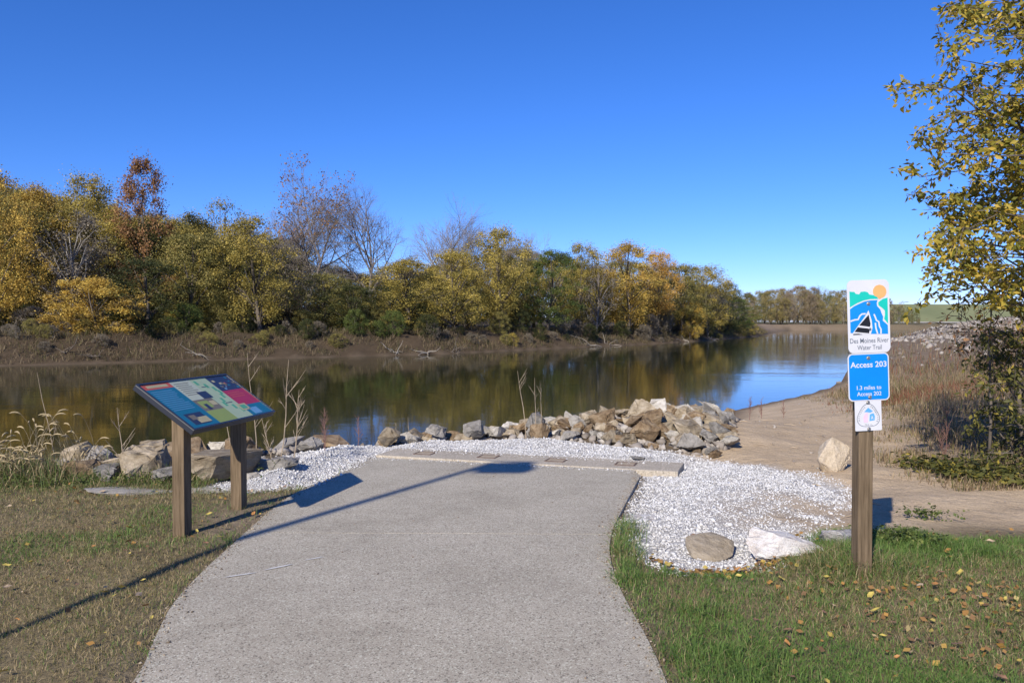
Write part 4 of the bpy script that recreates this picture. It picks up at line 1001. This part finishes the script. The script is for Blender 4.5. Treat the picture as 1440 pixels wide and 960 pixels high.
# ---------------------------------------------------------------- near tree and bush on the right
def leaf_mesh():
    v = [(0,0,0),(.5,.22,.05),(.5,-.22,.05),(1,0,-.03),(.5,0,0)]
    return v, [(0,4,1),(0,2,4),(4,3,1),(2,3,4)]
def leafy(name, root_loc, tips, trunk_pts, trunk_r, label, mat, leaf_len, per_tip, cat='tree', nparts=300, seed=3, droop=.3, spread=.24, subtwigs=5):
    """limbs reach given tips, twigs split off them, leaves hang along the twigs"""
    g = random.Random(seed); t = empty(name, root_loc); tag(t, label, cat)
    O = Vector(root_loc); tp = [Vector(p) for p in trunk_pts]
    tr = MB(); tr.tube(tp, [trunk_r*(1-.75*i/(len(tp)-1)) for i in range(len(tp))], 9); tr.obj('trunk', MAT['bark'], t, True)
    br = MB(); spots = []
    for tip in tips:
        e = Vector(tip)-O; u = max(.12, min(.92, (e.z/tp[-1].z)-.05-g.random()*.2)); k = min(len(tp)-2, int(u*(len(tp)-1))); q = tp[k].lerp(tp[k+1], u*(len(tp)-1)-k)
        ln = (e-q).length; side = Vector((g.gauss(0,.1), g.gauss(0,.1), .16))*ln
        pts = [q.lerp(e, w)+side*math.sin(math.pi*w)+Vector((g.gauss(0,.015), g.gauss(0,.015), g.gauss(0,.015)))*ln for w in (0, .2, .4, .6, .8, 1)]
        br.tube(pts, [trunk_r*.2*(1-.9*w) for w in (0, .2, .4, .6, .8, .97)], 5, False)
        for j in range(subtwigs):
            w = g.uniform(.45, 1.0) if j else .99; k = min(4, int(w*5)); b = pts[k].lerp(pts[k+1], w*5-k)
            d = ((pts[k+1]-pts[k]).normalized()*.5+Vector((g.gauss(0,.6), g.gauss(0,.6), g.gauss(-.15,.5)))).normalized(); l = g.uniform(.5, 1.2)*spread*2
            tw = [b, b+d*l*.5, b+d*l+Vector((0,0,-droop*l*.5))]; br.tube(tw, [.006, .004, .002], 3, False)
            for m in range(per_tip):
                s = g.uniform(.05, 1); p = (tw[0].lerp(tw[1], s*2) if s < .5 else tw[1].lerp(tw[2], s*2-1)); spots.append((p+Vector((g.gauss(0,.05), g.gauss(0,.05), g.gauss(0,.045)))*spread*3, g.random()*.35+.65*g.random()))
    br.obj('branches', MAT['bark'], t)
    lv, lf = leaf_mesh(); lv = np.array(lv)
    def basis(i):
        d = Vector((g.gauss(0,1), g.gauss(0,1), g.gauss(-.55,.6))).normalized(); s = leaf_len*g.uniform(.6, 1.2)
        n = Vector((g.gauss(0,.8), g.gauss(0,.8)-.3, g.gauss(.5,.6))); n = (n-d*n.dot(d)).normalized()
        return Matrix((d*s, n.cross(d)*s, n*s)).transposed()
    # leaves seen largest from the path (nearest the open side) become parts of their own
    order = sorted(range(len(spots)), key=lambda i: (spots[i][0].x+O.x)*.9+(spots[i][0].y+O.y)*.5+g.random()*.8)
    pick = set(order[:nparts]); MS = []
    for q in range(8):
        me = mesh_np('leaf', lv, lf, LM[mat], False, None, {'rnd': np.full(4, (q+.5)/8)}); MS.append(me)
    V = []; R_ = []
    for i, (p, c) in enumerate(spots):
        M3 = basis(i)
        if i in pick:
            o = link('leaf', MS[int(c*7.99)], t); o.matrix_local = Matrix.Translation(p) @ M3.to_4x4()
        else:
            V.append(np.array(M3) @ lv.T + np.array(p)[:, None]); R_ += [c]*4
    if V:
        V = np.array(V).transpose(0, 2, 1); n = len(V); f = (np.arange(n)[:, None, None]*5+np.array(lf)[None]).reshape(-1, 3)
        tag(link('crown', mesh_np('crown', V.reshape(-1, 3), f, LM[mat], False, None, {'rnd': np.array(R_)}), t), kind='stuff')
    return t
def pt(px, py, y): return ((px-720)/FPX*y, y, CAM_H+(452-py)/FPX*y)
tp_ = [(1300,32),(1330,20),(1362,50),(1268,122),(1300,112),(1330,95),(1350,120),(1278,190),(1305,170),(1340,165),(1272,245),(1300,225),(1330,210),(1365,200),(1290,285),(1318,275),(1350,260),(1300,330),(1330,320),(1298,372),(1318,355),(1345,340),(1312,405),(1335,390),(1360,380),(1375,300),(1390,250),(1400,180),(1395,120),(1385,60),(1410,30),(1425,90),(1430,160),(1425,220),(1420,280),(1410,340),(1425,390),(1390,410),(1420,-40),(1380,-50),(1340,-40),(1340,15),(1375,20)]
grnd = random.Random(2)
tips = [pt(a+(14 if a < 1340 else 6), b, grnd.uniform(7.7, 9.6)) for a, b in tp_] + [pt(a+grnd.uniform(8,45), b+grnd.uniform(-20,20), grnd.uniform(8.2, 10.4)) for a, b in tp_[6:] if a > 1310]
for i in range(46):
    a = grnd.uniform(0, 6.28); z = grnd.uniform(2.4, 7.4); r = grnd.uniform(1.2, 2.6)*(1-.1*abs(z-4.5))
    tips.append((7.4+math.cos(a)*r, 9.4+math.sin(a)*r, z))
leafy('tree', (7.4, 9.4, Hs(7.4, 9.4)-.05), tips, [(0,0,0),(.03,0,1.0),(-.08,.03,2.2),(0,-.02,3.6),(.1,.05,5.2),(.05,0,7.0)], .13, 'yellow-green leafed tree reaching over the trail from the right', 'birch', .086, 40)
bt = [(1385,480),(1400,500),(1415,470),(1430,490),(1375,520),(1395,540),(1420,530),(1440,540),(1400,580),(1425,570),(1440,600),(1410,620),(1430,640),(1395,640),(1440,670),(1420,690),(1450,620),(1460,560),(1460,500),(1380,600),(1400,660),(1470,650),(1490,580),(1480,520)]
leafy('bush', (6.0, 9.7, Hs(6.0, 9.7)-.05), [pt(a, b, grnd.uniform(8.9, 10.0)) for a, b in bt]+[pt(a+30, b-10, grnd.uniform(9.4, 10.8)) for a, b in bt], [(0,0,0),(.02,0,.4),(-.03,.02,.9),(.05,0,1.5)], .045, 'dense yellow-leaved bush at the trail edge under the tree', 'bush', .075, 20, 'bush', 160, 9, spread=.22, subtwigs=5)
leafy('sapling', (5.56, 9.6, Hs(5.56, 9.6)-.05), [pt(a, b, grnd.uniform(9.2, 10.0)) for a, b in ((1340,455),(1352,430),(1365,410),(1375,440),(1385,380),(1400,360),(1410,420),(1390,460),(1370,470),(1345,480),(1400,400),(1360,350))], [(0,0,0),(.02,0,.7),(.0,.02,1.5),(.05,0,2.9)], .022, 'thin dark sapling with brownish leaves beside the bush', 'rust', .07, 6, 'sapling', 60, 12, spread=.2, subtwigs=4)

# ---------------------------------------------------------------- fallen leaves
random.seed(61)
LC = {'yellow': ((.46,.36,.08), .3), 'orange': ((.40,.19,.055), .25), 'brown': ((.22,.12,.065), .3), 'tan': ((.38,.28,.18), .3)}
fl = {}
for k, (c, w) in LC.items():
    mt = simple('fallen_leaf_'+k, c, .7, .25, 30); ms = []
    for q in range(3):
        v = [(-.5,0,.02),(-.2,.26,.0),(.15,.30,.10),(.5,.02,.05),(.2,-.28,.09),(-.2,-.25,.03),(0,0,-.02)]
        v = [(a+random.uniform(-.06,.06), b+random.uniform(-.05,.05), z+random.uniform(0,.14)) for a, b, z in v]
        ms.append(MB().add(v, [(6,i,(i+1) % 6) for i in range(6)]).mesh('fallen_leaf', mt))
    fl[k] = ms
nl = 0
while nl < 280:
    if random.random() < .7: x = random.uniform(.75, 5.6); y = random.uniform(3.3, 6.4); where = 'grass right of the path'
    else: x = random.uniform(-5, -1.9); y = random.uniform(3.3, 8.4); where = 'grass left of the path'
    if x > 0 and random.random() > .25+.75*min(1, max(0, (x-1)/2.2)): continue
    a = np.array([x]); b = np.array([y])
    if random.random() > float(sstep(.36, .64, fbm(a, b, 1.1, 91))[0])+.12: continue
    if sdf(PATH, a, b)[0] > -.03: continue
    k = random.choices(list(LC), [4, 4, 3, 3])[0]; s = random.uniform(.03, .07)
    o = link('fallen_leaf', random.choice(fl[k]), None, (x, y, Hs(x, y)+random.uniform(.026, .05)), (random.uniform(-.5,.5), random.uniform(-.5,.5), random.uniform(0, 6.28)), (s, s*random.uniform(.7, 1), s))
    tag(o, k+' fallen leaf lying on the '+where, 'leaf', k+' leaves on the '+where); nl += 1

def litter():
    g = np.random.default_rng(5); n = 9000
    x = np.r_[g.uniform(.75, 6.2, n), g.uniform(-6, -1.8, n//4)]; y = np.r_[g.uniform(3.0, 6.6, n), g.uniform(3.0, 8.6, n//4)]
    dens = np.where(x > 0, sstep(.42, .68, fbm(x, y, 1.1, 91))*(.12+.88*sstep(1.2, 3.6, x+.35*(y-4.5))), .10)
    k = (g.random(len(x)) < dens*.8) & (sdf(PATH, x, y) < -.02) & (sdf(GRAV_R, x, y) < .12); x, y = x[k], y[k]
    e = 260; x = np.r_[x, g.uniform(.95, 2.0, e)]; y = np.r_[y, np.interp(x[-e:], [.95, 1.12, 1.54, 2.0], [5.66, 5.36, 5.38, 5.8])+g.normal(size=e)*.05-.03]
    C = np.c_[x, y, H(x, y)+.03]; v, f, r = leaf_cloud(C, np.full(len(C), .02), 1, .032, g, 1.6, 1.3)
    stuff('leaf_litter', v, f, leaf_mat('leaf_litter', [(0, (.12,.07,.04)), (.35, (.26,.15,.07)), (.55, (.42,.22,.06)), (.8, (.48,.37,.09)), (1, (.42,.33,.21))], .15), 'small dry autumn leaves scattered through the grass', 'leaves', r)
litter()

# ---------------------------------------------------------------- signs
def text_mesh(s, w, h, mat, bold=0.0, name='lettering', spacing=1.0):
    cu = bpy.data.curves.new('t', 'FONT'); cu.body = s; cu.align_x = 'CENTER'; cu.offset = bold; cu.space_character = spacing; cu.resolution_u = 3; cu.extrude = .004
    o = bpy.data.objects.new('t', cu); col.objects.link(o); bpy.context.view_layer.update()
    me = bpy.data.meshes.new_from_object(o.evaluated_get(bpy.context.evaluated_depsgraph_get())); bpy.data.objects.remove(o); bpy.data.curves.remove(cu)
    co = np.empty(len(me.vertices)*3); me.vertices.foreach_get('co', co); co = co.reshape(-1, 3)
    lo, hi = co.min(0), co.max(0); co[:, 0] = (co[:, 0]-(lo[0]+hi[0])/2)*(w/(hi[0]-lo[0])); co[:, 1] = (co[:, 1]-lo[1])*(h/(hi[1]-lo[1])); co[:, 2] = (co[:, 2]-lo[2])*.0006/max(1e-6, hi[2]-lo[2])
    me.vertices.foreach_set('co', co.ravel()); me.update(); me.name = name; me.materials.clear(); me.materials.append(mat); return me
def rrect(w, h, r, n=6, cx=0, cy=0):
    p = []
    for sx_, sy, a0 in ((1,1,0),(-1,1,90),(-1,-1,180),(1,-1,270)):
        for i in range(n+1):
            a = R(a0+90*i/n); p.append((cx+sx_*(w/2-r)+r*math.cos(a), cy+sy*(h/2-r)+r*math.sin(a)))
    return p
def flat(name, c, rough=.35): 
    return simple(name, c, rough, .05, 8)
WH = flat('sign_white', (.63,.63,.65)); SB = flat('sign_blue', (.0,.22,.66)); LB_ = flat('sign_river_blue', (.005,.24,.70)); TQ = flat('sign_turquoise', (.01,.50,.40)); OR = flat('sign_orange', (.85,.40,.14)); BK = flat('sign_black', (.012,.012,.014)); PK = flat('sign_pink', (.70,.52,.62)); PB = flat('sign_pale_blue', (.12,.38,.74)); GY = flat('sign_grey', (.13,.15,.19))

SX, SY = 2.205, 5.18
sp = empty('sign_post', (SX, SY, -.05)); tag(sp, 'wooden sign post carrying three river trail signs at the grass edge', 'sign')
pm = MB().box((-.046, -.046, -.35), (.046, .046, 1.74)); po = pm.obj('post', MAT['post'], sp, bevel=.005); po.rotation_euler = (0, 0, R(4))
SR = R(2.2)
def plate(name, z, w, h, r, border, fill, dx=0):
    o = link(name, MB().prism(rrect(w, h, r), 0, .0025).mesh(name, border), sp, (.012+dx, -.056, z), None)
    o.rotation_euler = Euler((R(90), 0, 0)); o.matrix_local = Matrix.Translation((.006+dx, -.053, z)) @ Matrix.Rotation(R(5), 4, 'Z') @ Matrix.Rotation(-SR, 4, 'Y') @ Matrix.Rotation(R(90), 4, 'X')
    if fill:
        link('face', MB().prism(rrect(w-.014, h-.014, max(.004, r-.006)), .0028, .0032).mesh('face', fill), o)
    return o
def sub(parent, name, mesh, x=0, y=0, z=.0034): return link(name, mesh, parent, (x, y, z))
def bolt(parent, x, y): 
    b = MB().prism([(x+.008*math.cos(i*math.pi/3), y+.008*math.sin(i*math.pi/3)) for i in range(6)], .0038, .010).prism([(x+.0125*math.cos(i*math.pi/6), y+.0125*math.sin(i*math.pi/6)) for i in range(12)], .0030, .0037)
    b.obj('bolt', MAT['steel'], parent)
z0 = .05
top = plate('trail_sign', 1.632+z0, .272, .452, .035, WH, None)
def cv(p): return [((x-307)/475*.272, (517-(y+.035*(x-307)))/825*.452) for x, y in p]
def art(name, poly, mat, z): return MB().prism(cv(poly), z, z+.0004).obj(name, mat, top)
art('river', [(97,437),(140,405),(180,385),(260,350),(330,336),(412,333),(400,368),(406,402),(440,440),(452,480),(470,520),(464,565),(520,615),(522,716),(330,716),(97,705)], LB_, .0028)
art('left_hill', [(97,235),(122,240),(150,240),(168,262),(205,268),(225,240),(270,235),(303,245),(320,270),(370,278),(408,300),(420,320),(330,322),(250,338),(180,368),(97,415)], TQ, .0028)
art('right_hill', [(525,305),(470,320),(418,358),(420,392),(460,420),(490,450),(491,500),(480,545),(524,602)], TQ, .0028)
art('sun_disc', [(437+76*math.cos(i*math.pi/16), 236+76*math.sin(i*math.pi/16)) for i in range(13, 41)] + [(455,312),(428,322),(405,296),(380,286)], OR, .0036)
art('canoe_outline', [(305,448),(262,520),(180,628),(115,716),(325,718),(345,650),(338,560)], WH, .0034)
for nm, pl in (('canoe_bow', [(305,498),(196,618),(317,636),(324,600)]), ('canoe_hull', [(180,640),(140,692),(305,708),(315,656)]), ('canoe_seat', [(128,714),(186,712),(232,722),(126,726)])): art(nm, pl, BK, .0040)
def ribbon(pts_, w):
    a = []; b = []
    for i, (x, y) in enumerate(pts_):
        x0, y0 = pts_[max(0, i-1)]; x1, y1 = pts_[min(len(pts_)-1, i+1)]; l = math.hypot(x1-x0, y1-y0); nx_, ny_ = -(y1-y0)/l*w/2, (x1-x0)/l*w/2; a.append((x+nx_, y+ny_)); b.append((x-nx_, y-ny_))
    return a+b[::-1]
for q in ([(99,572),(150,555),(185,552),(207,510),(232,490),(272,488)], [(366,492),(380,525),(392,562),(418,578),(424,630),(441,662),(440,714)], [(379,590),(384,650),(402,714)]):
    art('wave', ribbon(q, 17), WH, .0034)
sub(top, 'lettering', text_mesh('Des Moines River', .25, .030, GY, .004), 0, -.164, .0028)
sub(top, 'lettering', text_mesh('Water Trail', .158, .028, GY, .004), 0, -.206, .0028)
bolt(top, 0, .078); bolt(top, .004, -.078)
acc = plate('access_sign', 1.256+z0, .266, .296, .03, WH, SB, .004)
sub(acc, 'lettering', text_mesh('Access 203', .234, .036, WH, .018), 0, .060); sub(acc, 'lettering', text_mesh('1.3 miles to', .158, .026, WH, .008), 0, -.078); sub(acc, 'lettering', text_mesh('Access 202', .158, .025, WH, .008), 0, -.116)
bolt(acc, 0, .118); bolt(acc, .004, -.126)
nat = plate('emblem_sign', 1.016+z0, .172, .188, .006, WH, None, .004)
def emblem():
    out = []
    for i in range(36):
        a = 2*math.pi*i/36; rr = .072*(1+.10*math.cos(3*(a-math.pi/2))); out.append((rr*math.cos(a), rr*math.sin(a)-.004))
    inn = [(x*.955, (y+.004)*.955-.004) for x, y in out]; m = MB(); n = len(out)
    m.add([(x, y, .0030) for x, y in out]+[(x, y, .0030) for x, y in inn], [(i, (i+1) % n, n+(i+1) % n, n+i) for i in range(n)])
    m.obj('emblem_ring', GY, nat)
    z = (.0028, .0033)
    MB().prism([(-.030,-.042),(-.004,-.042),(-.004,.020),(-.022,.012),(-.034,-.01)], *z).obj('emblem_pink', PK, nat)
    MB().prism([(.006,-.034),(.040,-.030),(.042,-.004),(.034,.014),(.010,.008)], *z).obj('emblem_blue', PB, nat)
    MB().prism([(-.026,.024),(0,.050),(.030,.026),(.012,.018),(-.006,.022)], *z).obj('emblem_peak', PB, nat)
    sub(nat, 'lettering', text_mesh('A', .016, .022, WH, .02), .024, -.024)
    def arc(s, a0, a1, rad, flip=False):
        for i, ch in enumerate(s):
            a = R(a0+(a1-a0)*i/(len(s)-1)); me = text_mesh(ch, .006 if ch != 'I' else .0018, .0095, GY, .01); rr = rad*(1+.10*math.cos(3*(a-math.pi/2)))
            o = sub(nat, 'lettering', me, rr*math.cos(a), rr*math.sin(a)-.004, .0028); o.rotation_euler = (0, 0, a-math.pi/2+(math.pi if flip else 0))
    arc('NATIONAL', 202, 112, .055); arc('RECREATION', 72, -30, .055); arc('TRAIL', 248, 292, .064, True)
    bolt(nat, 0, .082); bolt(nat, .002, -.084)
emblem()

# ---------------------------------------------------------------- information board
def board():
    yaw, tilt, Lb, Wb = 10.5, 34.5, 1.30, .59
    c = Vector((-2.49, 6.83, .955)); t = empty('information_board', (c.x, c.y, Hs(c.x, c.y))); tag(t, 'slanted interpretive panel with coloured print on two wooden posts', 'information board')
    g0 = Hs(c.x, c.y)
    e1 = Vector((math.sin(R(yaw)), math.cos(R(yaw)), 0)); h = Vector((math.cos(R(yaw)), -math.sin(R(yaw)), 0)); e2 = -(h*math.cos(R(tilt))+Vector((0, 0, -math.sin(R(tilt)))))   # up the slope
    n = e1.cross(e2).normalized()
    # frame axes: x along the reader's left to right, y up the panel
    xa = e1; ya = e2; na = xa.cross(ya).normalized()
    if na.z < 0: xa = -xa; na = xa.cross(ya).normalized()
    M = Matrix((xa, ya, na)).transposed().to_4x4(); M.translation = c-Vector((c.x, c.y, g0))
    fr = link('panel_frame', MB().box((-Lb/2, -Wb/2, -.045), (Lb/2, Wb/2, 0)).mesh('panel_frame', flat('frame_navy', (.022,.024,.032), .4), bevel=.005), t); fr.matrix_local = M
    edge = MB()
    w = .016
    edge.box((-Lb/2, -Wb/2, .0), (-Lb/2+w, Wb/2, .006)).box((Lb/2-w, -Wb/2, .0), (Lb/2, Wb/2, .006)).box((-Lb/2+w, Wb/2-w, .0), (Lb/2-w, Wb/2, .006)).box((-Lb/2+w, -Wb/2, .0), (Lb/2-w, -Wb/2+w, .006))
    ed = edge.obj('rim', flat('frame_rim', (.035,.038,.05), .25), fr, loc=(0, 0, .001))
    cols_ = dict(teal=(.015,.155,.225), red=(.42,.02,.045), cream=(.50,.52,.36), pale=(.42,.50,.28), lime=(.30,.36,.06), navy=(.03,.035,.06), green=(.10,.36,.18), brown=(.20,.16,.09), tan=(.5,.42,.2), white=(.55,.57,.5), sky=(.15,.33,.5), orange=(.55,.10,.04))
    cm = {k: flat('print_'+k, v, .3) for k, v in cols_.items()}
    W0, H0 = Lb-2*w, Wb-2*w
    def pr(name, x0, y0, x1, y1, k, lev=1):
        X0, X1, Y0, Y1 = -W0/2+x0*W0, -W0/2+x1*W0, H0/2-y1*H0, H0/2-y0*H0
        MB().box((X0, Y0, .0005*lev), (X1, Y1, .0005*lev+.0004)).obj(name, cm[k], fr)
    pr('title_block', 0, 0, .30, .12, 'orange'); pr('title_line', .05, .03, .26, .085, 'tan', 2)
    pr('text_block', 0, .12, .30, 1, 'teal')
    pr('cream_block', .30, 0, .52, .46, 'cream'); pr('photo_block', .30, .46, .52, .72, 'brown'); pr('lime_block', .30, .72, .52, 1, 'lime')
    pr('map_block', .52, 0, .72, 1, 'pale'); pr('night_photo_block', .72, 0, 1, .36, 'navy'); pr('red_block', .72, .36, 1, .74, 'red'); pr('corner_block', .72, .74, 1, 1, 'teal')
    random.seed(12)
    for i in range(11): pr('text_line', .03, .17+i*.042, random.uniform(.22, .27), .182+i*.042, 'sky', 2)
    for i in range(7): pr('text_line', .325, .06+i*.045, random.uniform(.46, .50), .072+i*.045, 'brown', 2)
    for i in range(3): pr('text_line', .75, .42+i*.05, random.uniform(.9, .96), .434+i*.05, 'orange', 2)
    pr('picture', .06, .70, .24, .94, 'navy', 2); pr('picture', .13, .80, .25, .92, 'tan', 3); pr('picture', .09, .74, .15, .84, 'brown', 4)
    pr('picture', .44, .30, .55, .46, 'navy', 3); pr('picture', .33, .50, .44, .66, 'lime', 2); pr('picture', .45, .52, .51, .62, 'tan', 2); pr('picture', .36, .57, .40, .70, 'navy', 3)
    for i in range(16): 
        a, b = random.uniform(.74,.96), random.uniform(.03,.30); pr('picture', a, b, a+random.uniform(.012,.04), b+random.uniform(.02,.06), random.choice(['brown','tan','teal','sky','orange']), 2+i % 3)
    for i in range(9): pr('map_river', .545+.13*abs(math.sin(i*.55)), .05+i*.09, .575+.13*abs(math.sin(i*.55)), .15+i*.09, 'green', 2)
    pr('map_inset', .68, .70, .79, .85, 'tan', 3); pr('map_inset', .70, .73, .77, .82, 'green', 4); pr('picture', .77, .82, .87, .97, 'sky', 3); pr('map_label', .56, .2, .64, .215, 'navy', 2); pr('map_label', .60, .62, .68, .635, 'navy', 2)
    for sgn in (-1, 1):
        b = c+e1*(.435*sgn)+h*(-.0); gz = Hs(b.x, b.y)
        ztop = .925
        p = MB(); hw = .050
        q = [b+e1*(a*hw)+h*(d*hw) for a, d in ((-1,-1),(1,-1),(1,1),(-1,1))]
        def under(v): return c.z-.052-(Vector((v.x-c.x, v.y-c.y, 0)).dot(h))*math.tan(R(tilt))
        p.add([(v.x-c.x, v.y-c.y, -.35) for v in q]+[(v.x-c.x, v.y-c.y, under(v)-g0-.001) for v in q], ((0,3,2,1),(4,5,6,7),(0,1,5,4),(1,2,6,5),(2,3,7,6),(3,0,4,7)))
        me = p.mesh('post', MAT['post']); bm = bmesh.new(); bm.from_mesh(me); bmesh.ops.recalc_face_normals(bm, faces=bm.faces[:]); bm.to_mesh(me); bm.free()
        link('post', me, t)
board()

# ---------------------------------------------------------------- lamp post behind the viewpoint (its shadow crosses the path)
def lamp():
    hgt = 8.0; k = (hgt+.1)/math.tan(R(SUN_EL)); bx_, by_ = -.30-k*math.sin(R(SUN_AZ)), 9.75-k*math.cos(R(SUN_AZ))
    t = empty('lamp_post', (bx_, by_, Hs(bx_, by_)), R(0)); tag(t, 'tall dark lamp post with flat box head beside the path entrance', 'lamp post')
    dm = simple('dark_bronze', (.05,.04,.035), .5, .15, 10, .3)
    MB().tube([(0,0,-.2),(0,0,.5),(0,0,hgt)], [.065,.065,.05], 12).obj('pole', dm, t, True)
    MB().tube([(0,0,-.3),(0,0,.06)], [.2,.2], 16).obj('base', MAT['slab'], t)
    MB().box((-.02,-.03,hgt-.12), (.30,.03,hgt-.05)).obj('arm', dm, t, bevel=.004)
    MB().box((.05,-.24,hgt-.10), (.62,.24,hgt+.12)).obj('lamp_head', dm, t, bevel=.02)
lamp()
